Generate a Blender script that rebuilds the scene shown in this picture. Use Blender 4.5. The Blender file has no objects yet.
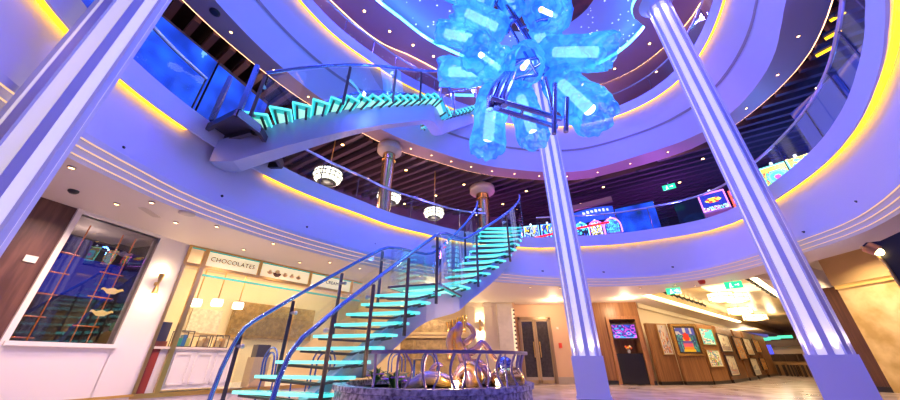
import bpy, math, random
from mathutils import Vector, Matrix, noise
random.seed(7)
SC = bpy.context.scene
COL = SC.collection
PI = math.pi
EYE = 0.72                      # height of the camera above the marble floor
FPX = 314.0
PITCH = math.atan(160.0 / FPX)

# ------------------------------------------------------------------ geometry helpers
class MB:
    def __init__(self):
        self.v = []; self.f = []; self.s = []; self.m = []; self.mi = 0
    def add(self, vs, fs, smooth=False):
        b = len(self.v)
        self.v += [tuple(map(float, p)) for p in vs]
        for q in fs:
            self.f.append([b + i for i in q]); self.s.append(smooth); self.m.append(self.mi)
        return self
    def hexa(self, p):          # p: bottom 4 (ccw), top 4
        return self.add(p, [(3, 2, 1, 0), (4, 5, 6, 7), (0, 1, 5, 4), (1, 2, 6, 5), (2, 3, 7, 6), (3, 0, 4, 7)])
    def box(self, c, s, rz=0.0):
        x, y, z = s[0] / 2, s[1] / 2, s[2] / 2
        ca, sa = math.cos(rz), math.sin(rz)
        pts = []
        for dz in (-z, z):
            for dx, dy in ((-x, -y), (x, -y), (x, y), (-x, y)):
                pts.append((c[0] + dx * ca - dy * sa, c[1] + dx * sa + dy * ca, c[2] + dz))
        return self.hexa(pts)
    def bar(self, a, b, w, h, up=(0, 0, 1)):   # rectangular bar from a to b
        a, b = Vector(a), Vector(b); d = (b - a).normalized(); up = Vector(up)
        x = d.cross(up)
        if x.length < 1e-4: x = d.cross(Vector((1, 0, 0)))
        x.normalize(); y = x.cross(d).normalized()
        x *= w / 2; y *= h / 2
        return self.hexa([a - x - y, a + x - y, a + x + y, a - x + y, b - x - y, b + x - y, b + x + y, b - x + y])
    def prism(self, poly, z0, z1):
        n = len(poly); area = sum(poly[i][0] * poly[(i + 1) % n][1] - poly[(i + 1) % n][0] * poly[i][1] for i in range(n))
        if area < 0: poly = poly[::-1]
        vs = [(p[0], p[1], z0) for p in poly] + [(p[0], p[1], z1) for p in poly]
        fs = [tuple(range(n - 1, -1, -1)), tuple(range(n, 2 * n))] + [(i, (i + 1) % n, n + (i + 1) % n, n + i) for i in range(n)]
        return self.add(vs, fs)
    def plate(self, pts, off):  # polygon in space thickened by the vector off
        n = len(pts); o = Vector(off)
        vs = [Vector(p) for p in pts] + [Vector(p) + o for p in pts]
        return self.add(vs, [tuple(range(n - 1, -1, -1)), tuple(range(n, 2 * n))] + [(i, (i + 1) % n, n + (i + 1) % n, n + i) for i in range(n)])
    def tube(self, pts, r, n=8, closed=False, smooth=True, cap=True):
        pts = [Vector(p) for p in pts]; N = len(pts)
        rr = r if isinstance(r, (list, tuple)) else [r] * N
        rings = []; ref = None
        for i, p in enumerate(pts):
            if closed: d = pts[(i + 1) % N] - pts[i - 1]
            else: d = pts[min(i + 1, N - 1)] - pts[max(i - 1, 0)]
            if d.length < 1e-9: d = Vector((0, 0, 1))
            d.normalize()
            if ref is None:
                ref = Vector((0, 0, 1)) if abs(d.z) < .9 else Vector((1, 0, 0))
            x = ref - d * ref.dot(d)
            if x.length < 1e-5: x = d.orthogonal()
            x.normalize(); ref = x; y = d.cross(x)
            rings.append([p + (x * math.cos(2 * PI * k / n) + y * math.sin(2 * PI * k / n)) * rr[i] for k in range(n)])
        vs = [q for g in rings for q in g]; fs = []
        for i in range(N if closed else N - 1):
            j = (i + 1) % N
            for k in range(n):
                fs.append((i * n + k, i * n + (k + 1) % n, j * n + (k + 1) % n, j * n + k))
        self.add(vs, fs, smooth)
        if cap and not closed:
            self.add(rings[0], [tuple(range(n - 1, -1, -1))]); self.add(rings[-1], [tuple(range(n))])
        return self
    def lathe(self, prof, n=20, c=(0, 0, 0), smooth=True, frame=None):
        fr = frame or Matrix.Identity(3); c = Vector(c); vs = []; fs = []
        for r, z in prof:
            for k in range(n):
                a = 2 * PI * k / n
                vs.append(c + fr @ Vector((r * math.cos(a), r * math.sin(a), z)))
        for i in range(len(prof) - 1):
            for k in range(n):
                fs.append((i * n + k, i * n + (k + 1) % n, (i + 1) * n + (k + 1) % n, (i + 1) * n + k))
        self.add(vs, fs, smooth)
        if prof[0][0] > 1e-4: self.add(vs[:n], [tuple(range(n - 1, -1, -1))])
        if prof[-1][0] > 1e-4: self.add(vs[-n:], [tuple(range(n))])
        return self
    def sphere(self, c, r, n=12, m=8):
        if not isinstance(r, (tuple, list)): r = (r, r, r)
        vs = [(c[0], c[1], c[2] - r[2])]; fs = []
        for i in range(1, m):
            a = -PI / 2 + PI * i / m
            for k in range(n):
                b = 2 * PI * k / n
                vs.append((c[0] + r[0] * math.cos(a) * math.cos(b), c[1] + r[1] * math.cos(a) * math.sin(b), c[2] + r[2] * math.sin(a)))
        vs.append((c[0], c[1], c[2] + r[2])); T = len(vs) - 1
        for k in range(n):
            fs.append((0, 1 + (k + 1) % n, 1 + k)); fs.append((T, T - n + k, T - n + (k + 1) % n))
        for i in range(m - 2):
            for k in range(n):
                a = 1 + i * n
                fs.append((a + k, a + (k + 1) % n, a + n + (k + 1) % n, a + n + k))
        return self.add(vs, fs, True)
    def strip(self, A, B, smooth=True, flip=False):
        n = len(A); fs = [(i, i + 1, n + i + 1, n + i) for i in range(n - 1)]
        if flip: fs = [q[::-1] for q in fs]
        return self.add(list(A) + list(B), fs, smooth)
    def xform(self, mat):
        self.v = [tuple(mat @ Vector(p)) for p in self.v]; return self

ORG = {}
def build(name, mb, mat, parent=None, local=False, loc=None, colors=None):
    me = bpy.data.meshes.new(name)
    if parent is not None: o3 = Vector((0, 0, 0)) if local else ORG.get(parent.name, Vector((0, 0, 0)))
    else: o3 = Vector(loc) if loc is not None else Vector((0, 0, 0))
    me.from_pydata([(p[0] - o3.x, p[1] - o3.y, p[2] - o3.z) for p in mb.v], [], mb.f)
    mats = mat if isinstance(mat, (list, tuple)) else [mat]
    for k in mats: me.materials.append(k)
    me.polygons.foreach_set('use_smooth', mb.s)
    me.polygons.foreach_set('material_index', mb.m)
    if colors is not None:
        at_ = me.color_attributes.new('Col', 'FLOAT_COLOR', 'CORNER')
        for poly, cc in zip(me.polygons, colors):
            for li in poly.loop_indices: at_.data[li].color = (cc[0], cc[1], cc[2], 1)
    me.update()
    ob = bpy.data.objects.new(name, me); COL.objects.link(ob)
    if parent is not None:
        ob.parent = parent; ORG[ob.name] = o3
    else:
        ob.location = o3; ORG[ob.name] = o3
    return ob
def tag(o, label, cat, group=None, kind=None):
    o['label'] = label; o['category'] = cat
    if group: o['group'] = group
    if kind: o['kind'] = kind
    return o
def thing(name, label, cat, loc=(0, 0, 0), group=None, rz=0.0):
    o = bpy.data.objects.new(name, None); COL.objects.link(o); o.empty_display_size = .1
    o.location = loc; o.rotation_euler = (0, 0, rz); ORG[o.name] = Vector(loc)
    return tag(o, label, cat, group)
def struct(name, mb, mat, parent=None):
    o = build(name, mb, mat, parent)
    if parent is None: o['kind'] = 'structure'
    return o
def dup(root, loc, rz=0.0, label=None, group=None):
    r = root.copy(); COL.objects.link(r); r.location = loc; r.rotation_euler = (0, 0, rz)
    if label: r['label'] = label
    if group: r['group'] = group
    for ch in list(root.children):
        c = ch.copy(); COL.objects.link(c); c.parent = r
        for g in ch.children:
            d = g.copy(); COL.objects.link(d); d.parent = c
    return r

# sight lines from the place the photographer stood: used to read off where things stand
def ray(px, py):
    x = px - 450; y = 200 - py
    return Vector((x, FPX * math.cos(PITCH) - y * math.sin(PITCH), FPX * math.sin(PITCH) + y * math.cos(PITCH)))
def atz(px, py, z):
    r = ray(px, py); return r * ((z - EYE) / r.z) + Vector((0, 0, EYE))
def atd(px, py, d):
    r = ray(px, py); return r * (d / math.hypot(r.x, r.y)) + Vector((0, 0, EYE))
def onwall(px, py, A, B):
    n = Vector((-(B[1] - A[1]), B[0] - A[0])); r = ray(px, py)
    return r * ((n.x * A[0] + n.y * A[1]) / (n.x * r.x + n.y * r.y)) + Vector((0, 0, EYE))

# ------------------------------------------------------------------ materials
def M(name, col, rough=.5, metal=0.0, emit=None, es=0.0, var=0.0, scale=6.0, bump=0.0, bscale=40.0, spec=None, stretch=None, col2=None):
    m = bpy.data.materials.new(name); m.use_nodes = True; nt = m.node_tree; b = nt.nodes['Principled BSDF']
    b.inputs['Base Color'].default_value = (*col, 1); b.inputs['Roughness'].default_value = rough; b.inputs['Metallic'].default_value = metal
    if spec is not None: b.inputs['Specular IOR Level'].default_value = spec
    if emit: b.inputs['Emission Color'].default_value = (*emit, 1); b.inputs['Emission Strength'].default_value = es
    tc = None
    if var or col2 or bump:
        tc = nt.nodes.new('ShaderNodeTexCoord'); mp = nt.nodes.new('ShaderNodeMapping')
        nt.links.new(tc.outputs['Object'], mp.inputs['Vector'])
        if stretch: mp.inputs['Scale'].default_value = stretch
    if var or col2:
        nz = nt.nodes.new('ShaderNodeTexNoise'); nz.inputs['Scale'].default_value = scale; nz.inputs['Detail'].default_value = 6
        nt.links.new(mp.outputs['Vector'], nz.inputs['Vector'])
        cr = nt.nodes.new('ShaderNodeValToRGB'); cr.color_ramp.elements[0].position = .35; cr.color_ramp.elements[1].position = .65
        c2 = col2 or tuple(max(0, c * (1 - var)) for c in col)
        cr.color_ramp.elements[0].color = (*c2, 1); cr.color_ramp.elements[1].color = (*col, 1)
        nt.links.new(nz.outputs['Fac'], cr.inputs['Fac']); nt.links.new(cr.outputs['Color'], b.inputs['Base Color'])
    if bump:
        n2 = nt.nodes.new('ShaderNodeTexNoise'); n2.inputs['Scale'].default_value = bscale; n2.inputs['Detail'].default_value = 3
        nt.links.new(mp.outputs['Vector'], n2.inputs['Vector'])
        bp = nt.nodes.new('ShaderNodeBump'); bp.inputs['Strength'].default_value = bump; bp.inputs['Distance'].default_value = .03
        nt.links.new(n2.outputs['Fac'], bp.inputs['Height']); nt.links.new(bp.outputs['Normal'], b.inputs['Normal'])
    return m
def EM(name, col, s, base=None):
    return M(name, base or tuple(min(1, c * .5) for c in col), .4, 0, col, s)
def glass(name, tint=(1, 1, 1), fac=.08, rough=.02, edge=.5):
    m = bpy.data.materials.new(name); m.use_nodes = True; nt = m.node_tree
    for n in list(nt.nodes):
        if n.type == 'BSDF_PRINCIPLED': nt.nodes.remove(n)
    out = [n for n in nt.nodes if n.type == 'OUTPUT_MATERIAL'][0]
    t = nt.nodes.new('ShaderNodeBsdfTransparent'); t.inputs['Color'].default_value = (*tint, 1)
    g = nt.nodes.new('ShaderNodeBsdfGlossy'); g.inputs['Roughness'].default_value = rough
    lw = nt.nodes.new('ShaderNodeLayerWeight'); lw.inputs['Blend'].default_value = .25
    mr = nt.nodes.new('ShaderNodeMapRange'); mr.inputs['To Min'].default_value = fac; mr.inputs['To Max'].default_value = edge
    nt.links.new(lw.outputs['Fresnel'], mr.inputs['Value'])
    mx = nt.nodes.new('ShaderNodeMixShader')
    nt.links.new(mr.outputs['Result'], mx.inputs['Fac']); nt.links.new(t.outputs[0], mx.inputs[1]); nt.links.new(g.outputs[0], mx.inputs[2])
    nt.links.new(mx.outputs[0], out.inputs['Surface'])
    return m
def vcol(name, rough=.4, es=0.0):
    m = bpy.data.materials.new(name); m.use_nodes = True; nt = m.node_tree; b = nt.nodes['Principled BSDF']
    a = nt.nodes.new('ShaderNodeVertexColor'); a.layer_name = 'Col'; b.inputs['Roughness'].default_value = rough
    nt.links.new(a.outputs['Color'], b.inputs['Base Color'])
    if es:
        b.inputs['Base Color'].default_value = (.02, .02, .02, 1)
        nt.links.remove(b.inputs['Base Color'].links[0])
        nt.links.new(a.outputs['Color'], b.inputs['Emission Color']); b.inputs['Emission Strength'].default_value = es
    return m
def wood(name, c1, c2, stretch=(14, 14, .5), rough=.35):
    return M(name, c1, rough, col2=c2, scale=3.0, stretch=stretch)

paint = M('white_paint', (.68, .68, .87), .55)
mauve = M('taupe_soffit_paint', (.52, .33, .34), .5)
warm_ceiling = M('cream_ceiling_paint', (.78, .71, .66), .6)
gold_led = EM('amber_led_strip', (1.0, .50, .01), 3.2)
cyan_led = EM('cyan_led_strip', (.10, .55, 1.0), 5.5)
peach_led = EM('peach_led_strip', (1.0, .52, .25), 5.0)
dark_slat = M('dark_ceiling_slat', (.10, .06, .09), .35)
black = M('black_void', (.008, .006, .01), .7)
steel = M('brushed_steel', (.62, .62, .66), .28, 1.0)
dark_steel = M('dark_bronze_steel', (.16, .13, .13), .35, .9)
brass = M('brass', (.75, .5, .18), .28, 1.0)
gold = M('polished_gold', (.85, .58, .2), .2, 1.0)
stair_paint = M('silver_stair_paint', (.50, .54, .74), .36, .25)
clear = glass('clear_glass', (.93, .96, 1), .012, .01, .15)
stair_glass = glass('stair_glass', (.90, .97, .98), .04, .01, .4)
dark_glass = glass('dark_shop_glass', (.8, .8, .85), .07, .01, .5)
walnut = wood('walnut_panel', (.16, .075, .06), (.08, .035, .03), (5, 5, .6))
oak = wood('warm_wood_panel', (.33, .155, .06), (.20, .085, .03), (9, 9, .35))
dark_oak = wood('dark_wood_trim', (.13, .055, .03), (.075, .03, .02))
marble_onyx = M('golden_onyx', (.86, .68, .38), .2, col2=(.58, .40, .17), scale=2.2, var=.2, bump=.05)
cream_wall = M('cream_wall', (.80, .70, .55), .5, var=.06, scale=3)
peach_wall = M('peach_wall', (.70, .46, .30), .5)
lilac_wall = M('white_panel_wall', (.80, .76, .78), .45)
granite = M('speckled_granite', (.62, .58, .66), .25, col2=(.14, .12, .16), scale=22, var=.5)
white_gloss = M('white_gloss', (.84, .81, .80), .25)
warm_lamp = EM('warm_lamp', (1.0, .72, .36), 9.0)
soft_lamp = EM('warm_shade', (1.0, .78, .45), 2.6)
tiny_spot = EM('spot_lens', (1.0, .55, .22), 9.0)
RING = {
 'A': [4.95, 5.13, 5.33, 5.56, 5.81, 6.01, 6.05, 5.91, 5.72, 5.55, 5.37, 5.16, 4.96, 4.79, 4.69, 4.61, 4.48, 4.33, 4.21, 4.14, 4.12, 4.11, 4.07, 4.02, 3.97, 3.94, 3.96, 4.0, 4.04, 4.07, 4.11, 4.2, 4.34, 4.49, 4.67, 4.85, 5.04, 5.24, 5.44, 5.65, 5.84, 5.99, 6.07, 6.05, 5.94, 5.77, 5.58, 5.38, 5.17, 4.97, 4.77, 4.59, 4.42, 4.28, 4.15, 4.05, 3.96, 3.89, 3.84, 3.81, 3.8, 3.81, 3.83, 3.86, 3.9, 3.97, 4.05, 4.15, 4.28, 4.43, 4.59, 4.77],
 'B': [6.31, 6.55, 6.75, 6.92, 7.08, 7.16, 7.15, 7.03, 6.88, 6.74, 6.63, 6.55, 6.39, 6.15, 5.91, 5.68, 5.48, 5.33, 5.21, 5.09, 4.98, 4.88, 4.79, 4.74, 4.76, 4.79, 4.83, 4.87, 4.91, 4.96, 5.05, 5.21, 5.38, 5.55, 5.72, 5.91, 6.14, 6.39, 6.64, 6.88, 7.09, 7.25, 7.32, 7.31, 7.22, 7.06, 6.85, 6.61, 6.35, 6.1, 5.86, 5.63, 5.43, 5.25, 5.1, 4.97, 4.86, 4.78, 4.72, 4.68, 4.66, 4.67, 4.69, 4.74, 4.81, 4.9, 5.01, 5.15, 5.31, 5.5, 5.74, 6.02],
 'C': [5.05, 5.27, 5.5, 5.72, 5.91, 6.03, 6.07, 6.03, 5.93, 5.78, 5.6, 5.4, 5.19, 4.98, 4.78, 4.59, 4.43, 4.28, 4.16, 4.05, 3.97, 3.9, 3.85, 3.8, 3.75, 3.72, 3.73, 3.78, 3.85, 3.93, 4.02, 4.13, 4.29, 4.48, 4.68, 4.88, 5.08, 5.28, 5.49, 5.67, 5.82, 5.92, 5.98, 5.96, 5.89, 5.76, 5.59, 5.39, 5.18, 4.98, 4.78, 4.59, 4.43, 4.28, 4.16, 4.05, 3.97, 3.9, 3.85, 3.82, 3.8, 3.81, 3.83, 3.87, 3.92, 4.0, 4.09, 4.21, 4.34, 4.49, 4.66, 4.84],
 'D': [5.83, 6.09, 6.32, 6.51, 6.64, 6.71, 6.74, 6.71, 6.6, 6.43, 6.23, 6.02, 5.83, 5.67, 5.48, 5.28, 5.09, 4.92, 4.78, 4.66, 4.56, 4.48, 4.41, 4.35, 4.31, 4.3, 4.33, 4.41, 4.57, 4.74, 4.87, 4.99, 5.12, 5.28, 5.47, 5.68, 5.87, 6.07, 6.28, 6.5, 6.68, 6.81, 6.87, 6.85, 6.76, 6.61, 6.42, 6.19, 5.95, 5.72, 5.49, 5.28, 5.09, 4.92, 4.78, 4.66, 4.56, 4.48, 4.42, 4.38, 4.37, 4.37, 4.4, 4.44, 4.51, 4.59, 4.7, 4.83, 4.98, 5.16, 5.36, 5.58],
 'E': [4.61, 4.8, 4.98, 5.16, 5.33, 5.47, 5.54, 5.54, 5.48, 5.36, 5.17, 4.95, 4.73, 4.54, 4.36, 4.19, 4.04, 3.9, 3.78, 3.67, 3.56, 3.49, 3.44, 3.42, 3.42, 3.44, 3.46, 3.49, 3.53, 3.58, 3.66, 3.79, 3.95, 4.12, 4.28, 4.44, 4.61, 4.8, 4.98, 5.16, 5.3, 5.4, 5.45, 5.44, 5.37, 5.25, 5.09, 4.91, 4.72, 4.54, 4.36, 4.19, 4.04, 3.9, 3.79, 3.69, 3.62, 3.55, 3.51, 3.48, 3.47, 3.47, 3.49, 3.52, 3.58, 3.64, 3.73, 3.83, 3.95, 4.09, 4.25, 4.42],
 'F': [5.0, 5.16, 5.26, 5.39, 5.56, 5.74, 5.86, 5.95, 5.93, 5.77, 5.51, 5.25, 4.99, 4.74, 4.53, 4.34, 4.13, 3.94, 3.8, 3.71, 3.66, 3.67, 3.68, 3.68, 3.67, 3.67, 3.69, 3.73, 3.78, 3.85, 3.93, 4.03, 4.14, 4.29, 4.46, 4.65, 4.85, 5.07, 5.28, 5.45, 5.66, 5.85, 5.97, 5.97, 5.91, 5.79, 5.62, 5.43, 5.22, 5.01, 4.81, 4.63, 4.27, 4.13, 4.01, 3.91, 3.82, 3.76, 3.71, 3.68, 3.67, 3.67, 3.69, 3.73, 3.78, 3.85, 3.95, 4.08, 4.24, 4.41, 4.59, 4.79],
 'G': [5.58, 5.88, 6.14, 6.38, 6.55, 6.59, 6.5, 6.33, 6.17, 6.07, 6.01, 5.93, 5.75, 5.53, 5.31, 5.11, 4.92, 4.78, 4.66, 4.55, 4.45, 4.37, 4.3, 4.25, 4.23, 4.25, 4.28, 4.33, 4.39, 4.47, 4.6, 4.78, 4.96, 5.12, 5.27, 5.43, 5.62, 5.82, 6.04, 6.25, 6.42, 6.56, 6.62, 6.61, 6.53, 6.38, 6.19, 5.97, 5.75, 5.52, 5.3, 5.09, 4.91, 4.75, 4.61, 4.49, 4.4, 4.32, 4.27, 4.23, 4.22, 4.22, 4.24, 4.29, 4.35, 4.43, 4.5, 4.57, 4.67, 4.81, 5.0, 5.26],
}
FL, CHL, WL, BLUE, WORLD, MD, UD, GL, EXPO = 0.75, 18.0, 0.46, 440.0, .32, 1.3, .45, 1.15, 0.22; UPB = 170.0; INL = 3.5
# ------------------------------------------------------------------ oval plan of the atrium
CX, CY = 1.53, 4.611
def ringr(n, th):
    t = RING[n]; a = (th % 360) / 5.0; i = int(a); f = a - i
    return t[i % 72] * (1 - f) + t[(i + 1) % 72] * f
def rp(n, th, off=0.0, z=0.0):
    r = ringr(n, th) + off; a = math.radians(th)
    return (CX + r * math.cos(a), CY + r * math.sin(a), z)
def arc(a, b, step=2.5):
    n = max(1, int(round((b - a) / step))); return [a + (b - a) * i / n for i in range(n + 1)]
TH0, TH1 = -82.0, 232.0
TH = arc(TH0, TH1)
def sweep(mb, prof, ths=None, smooth=True):   # prof: list of (ring, offset, z)
    ths = ths or TH
    for p, q in zip(prof[:-1], prof[1:]):
        mb.strip([rp(p[0], t, p[1], p[2]) for t in ths], [rp(q[0], t, q[1], q[2]) for t in ths], smooth)
    return mb
def th_of(x, y): return math.degrees(math.atan2(y - CY, x - CX))
def azpt(az, d): return (d * math.sin(math.radians(az)), d * math.cos(math.radians(az)))
COLS = [(47.35, 8.72, .57, 'right'), (21.3, 8.45, .60, 'middle'), (-58.9, 4.2, .44, 'left')]

# floor
floor_mat = M('polished_marble_floor', (.66, .57, .57), .2, col2=(.40, .31, .30), scale=1.6, bump=.02, bscale=3)
nt = floor_mat.node_tree
mb = MB().box((10, 14, -.05), (60, 46, .1)); struct('floor', mb, floor_mat)

# ---- fascia of the middle deck (mouldings, plain band, lip with its LED cove, parapet)
Z1, ZA, ZP2 = 2.58, 3.72, 4.05
mb = MB()
sweep(mb, [('F', .16, Z1), ('F', .16, 2.63), ('F', .11, 2.63), ('F', .11, 2.70), ('F', .06, 2.70), ('F', .06, 2.77), ('F', .01, 2.77), ('F', .01, 2.84), ('F', .06, 2.84)])
sweep(mb, [('F', .06, 2.84), ('A', .14, 3.80)])
struct('wall_middle_deck', mb, paint)
mb = MB(); sweep(mb, [('A', .14, 3.80), ('A', .0, 3.80), ('A', .0, ZA), ('A', -.03, ZA), ('A', -.03, ZP2), ('A', .25, ZP2)])
struct('trim_1', mb, paint)
gap = (176.0, 190.0)     # where the upper stair leaves the middle deck
mb = MB()
for a, b in ((TH0, gap[0]), (gap[1], TH1)):
    ths = arc(a, b)
    sweep(mb, [('A', .05, 3.79), ('A', .05, 3.745), ('A', .10, 3.745), ('A', .10, 3.79)], ths)
o = build('led_cove_strip', mb, gold_led); tag(o, 'amber glowing LED strip under the parapet lip of the middle deck', 'light strip')
mb = MB()
for o_, z_ in ((.13, 2.66), (.08, 2.73), (.03, 2.80)):
    sweep(mb, [('F', o_ - .012, z_ - .022), ('F', o_ + .012, z_ - .022), ('F', o_ + .012, z_ - .032), ('F', o_ - .012, z_ - .032), ('F', o_ - .012, z_ - .022)])
o = build('moulding_light', mb, EM('moulding_led', (1.0, .62, .30), .9)); tag(o, 'three thin warm light lines set in the stepped moulding round the lower deck ceiling', 'light strip')
# ---- ceiling of the lower deck
u = Vector((.768, .640)); nR = Vector((.640, -.768))
C0 = Vector((6.2, 10.55)); C1 = Vector((7.75, 7.95))
tC0, tC1 = th_of(*C0), th_of(*C1)
mb = MB()
ths = arc(tC0, TH1); mb.strip([rp('F', t, .16, Z1) for t in ths], [rp('F', t, 15, Z1) for t in ths], False)
ths = arc(tC1, tC0, 2)
def on_near(t):
    a = math.radians(t); d = (math.cos(a), math.sin(a)); n = Vector((-(C1 - C0).y, (C1 - C0).x))
    s = (n.x * (C0.x - CX) + n.y * (C0.y - CY)) / (n.x * d[0] + n.y * d[1]); return (CX + s * d[0], CY + s * d[1], Z1)
mb.strip([rp('F', t, .16, Z1) for t in ths], [on_near(t) for t in ths], False)
def p3(v, z): return (v[0], v[1], z)
far0 = rp('F', tC0, 15, Z1); far1 = rp('F', tC1, 15, Z1)
mb.add([p3(C0, Z1), far0, p3(C0 + u * 30, Z1)], [(0, 1, 2)])
mb.add([p3(C1, Z1), p3(C1 + u * 30, Z1), far1], [(0, 1, 2)])
ths = arc(TH0, tC1); mb.strip([rp('F', t, .16, Z1) for t in ths], [rp('F', t, 1.0, Z1) for t in ths], False)
mb.strip([rp('F', t, 1.0, Z1) for t in ths], [rp('F', t, 1.0, 3.4) for t in ths], False)
mb.strip([rp('F', t, 1.0, 3.4) for t in ths], [rp('F', t, 15, 3.4) for t in ths], False)
mb.add([far1, rp('F', tC1, 15, 3.4), rp('F', tC1, 1.0, 3.4), rp('F', tC1, 1.0, Z1)], [(0, 1, 2, 3)])
struct('ceiling_lower_deck', mb, warm_ceiling)
# raised coffer over the picture gallery
gold_ceiling = M('gold_leaf_ceiling', (.62, .46, .26), .35, .3, col2=(.5, .36, .2), scale=2)
mb = MB(); ZC = 2.95
e0, e1 = C0 + u * 30, C1 + u * 30
mb.add([p3(C0, ZC), p3(C1, ZC), p3(e1, ZC), p3(e0, ZC)], [(0, 1, 2, 3)])
for a, b in ((C0, C1), (C1, e1), (e0, C0)):
    mb.add([p3(a, Z1), p3(b, Z1), p3(b, ZC), p3(a, ZC)], [(0, 1, 2, 3)])
struct('ceiling_gallery', mb, gold_ceiling)
mb = MB()
for a, b, w in ((C0 + nR * .10 + u * .1, C0 + nR * .10 + u * 13, .06), (C1 - nR * .10 + u * .1, C1 - nR * .10 + u * 13, .06)):
    mb.bar(p3(a, Z1 + .05), p3(b, Z1 + .05), .12, .05)
o = build('cove_light', mb, EM('gallery_cove_lamp', (1, .78, .42), 7)); tag(o, 'warm cove lighting along both borders of the gallery ceiling', 'light strip')

# ---- underside, slatted ceiling and walls of the middle deck gallery
ZB = 6.75
mb = MB(); sweep(mb, [('B', .04, ZB + .25), ('B', .04, ZB), ('G', 0, ZB)]); struct('ceiling_soffit', mb, mauve)
mb = MB(); sweep(mb, [('B', .05, ZB + .02), ('B', .075, ZB + .02), ('B', .075, ZB + .05), ('B', .05, ZB + .05)])
o = build('led_cove_strip', mb, peach_led); tag(o, 'peach LED line round the outer edge of the taupe soffit', 'light strip')
mb = MB()
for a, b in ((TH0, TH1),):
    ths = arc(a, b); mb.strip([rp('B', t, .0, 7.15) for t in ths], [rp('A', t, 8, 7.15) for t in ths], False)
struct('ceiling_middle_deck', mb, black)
sd = Vector((math.sin(math.radians(-57)), math.cos(math.radians(-57)))); sn = Vector((sd.y, -sd.x))
mb = MB(); k = -16.0
while k < 17:
    base = Vector((CX, CY)) + sn * k; seg = None; t = -18.0
    while t <= 18.01:
        q = base + sd * t; d = q - Vector((CX, CY)); th = th_of(q.x, q.y)
        if th < TH0: th += 360
        ok = TH0 < th < TH1 and ringr('B', th) + .12 < d.length < ringr('A', th) + 7.5
        if ok and seg is None: seg = q
        if (not ok or t > 17.9) and seg is not None:
            if (q - seg).length > .3: mb.bar((seg.x, seg.y, 6.86), (q.x - sd.x * .1, q.y - sd.y * .1, 6.86), .12, .2)
            seg = None
        t += .1
    k += .36
struct('ceiling_slats', mb, dark_slat)
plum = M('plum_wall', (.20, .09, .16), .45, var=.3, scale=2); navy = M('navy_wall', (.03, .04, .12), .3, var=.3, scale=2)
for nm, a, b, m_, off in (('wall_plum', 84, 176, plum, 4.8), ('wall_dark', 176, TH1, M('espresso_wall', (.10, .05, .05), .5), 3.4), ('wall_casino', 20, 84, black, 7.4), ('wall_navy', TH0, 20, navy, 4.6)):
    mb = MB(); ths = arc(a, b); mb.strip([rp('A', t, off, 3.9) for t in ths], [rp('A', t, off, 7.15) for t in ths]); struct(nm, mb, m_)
mb = MB(); sweep(mb, [('A', .2, 4.0), ('A', 7.6, 4.0)]); struct('floor_middle_deck', mb, M('casino_carpet', (.10, .06, .12), .9, var=.5, scale=3))
# plum picture rail behind the plum gallery
mb = MB(); ths = arc(100, 172); sweep(mb, [('A', 4.74, 5.9), ('A', 4.70, 5.9), ('A', 4.70, 5.95), ('A', 4.74, 5.95)], ths)
struct('trim_2', mb, M('plum_trim', (.4, .2, .25), .4))

# ---- upper deck: sloping band, lip, parapet
ZC3 = 8.41; ZP3 = 8.78
def mixp(th, f, z):
    a = rp('G', th, 0, 0); b = rp('C', th, .14, 0); return (a[0] * (1 - f) + b[0] * f, a[1] * (1 - f) + b[1] * f, z)
mb = MB(); lv = [(0, 6.75), (.02, 6.80), (.48, 7.55), (.50, 7.56), (.50, 7.62), (1.0, 8.49)]
for p, q in zip(lv[:-1], lv[1:]):
    mb.strip([mixp(t, *p) for t in TH], [mixp(t, *q) for t in TH])
struct('wall_upper_deck', mb, paint)
mb = MB(); mb.strip([mixp(t, .475, 7.525) for t in TH], [mixp(t, .53, 7.60) for t in TH])
mb.v = [(p[0] * .999 + CX * .001, p[1] * .999 + CY * .001, p[2] - .012) for p in mb.v]
struct('trim_3', mb, M('grey_groove', (.36, .30, .33), .5))
mb = MB(); sweep(mb, [('C', .14, 8.49), ('C', 0, 8.49), ('C', 0, ZC3), ('C', -.03, ZC3), ('C', -.03, ZP3), ('C', .25, ZP3)]); struct('trim_4', mb, paint)
mb = MB(); sweep(mb, [('C', .05, 8.48), ('C', .05, 8.44), ('C', .085, 8.44), ('C', .085, 8.48)])
o = build('led_cove_strip', mb, gold_led); tag(o, 'amber LED strip under the parapet lip of the uppermost deck', 'light strip')
mauve_wall = M('mauve_gallery_wall', (.34, .24, .32), .45, var=.2, scale=1.5)
mb = MB(); mb.strip([rp('C', t, 3.2, 8.6) for t in TH], [rp('C', t, 3.2, 10.8) for t in TH]); struct('wall_mauve', mb, mauve_wall)
mb = MB(); sweep(mb, [('C', .2, 8.72), ('C', 3.3, 8.72)]); struct('floor_upper_deck', mb, mauve)
# ---- top ceiling: outer part, taupe soffit, cyan cove, starry dome
mb = MB(); sweep(mb, [('D', .06, 10.72), ('C', 3.4, 10.72)]); struct('ceiling_upper_deck', mb, mauve)
mb = MB(); sweep(mb, [('D', .0, 10.70), ('D', .05, 10.70), ('D', .05, 10.66), ('D', .0, 10.66)])
o = build('led_cove_strip', mb, EM('pale_amber_led', (1, .62, .22), 7)); tag(o, 'pale amber LED line at the outer edge of the top soffit', 'light strip')
def er(th):
    r = ringr('E', th); a = math.radians(th); d = Vector((math.cos(a), math.sin(a)))
    for az, dist, w, _ in COLS:
        c = Vector(azpt(az, dist)) - Vector((CX, CY)); R = .66; b = c.dot(d); disc = b * b - (c.length_squared - R * R)
        if disc > 0 and b > 0:
            r = min(r, b - math.sqrt(disc))
    return r
def ep(th, off, z):
    a = math.radians(th); r = er(th) + off; return (CX + r * math.cos(a), CY + r * math.sin(a), z)
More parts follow.
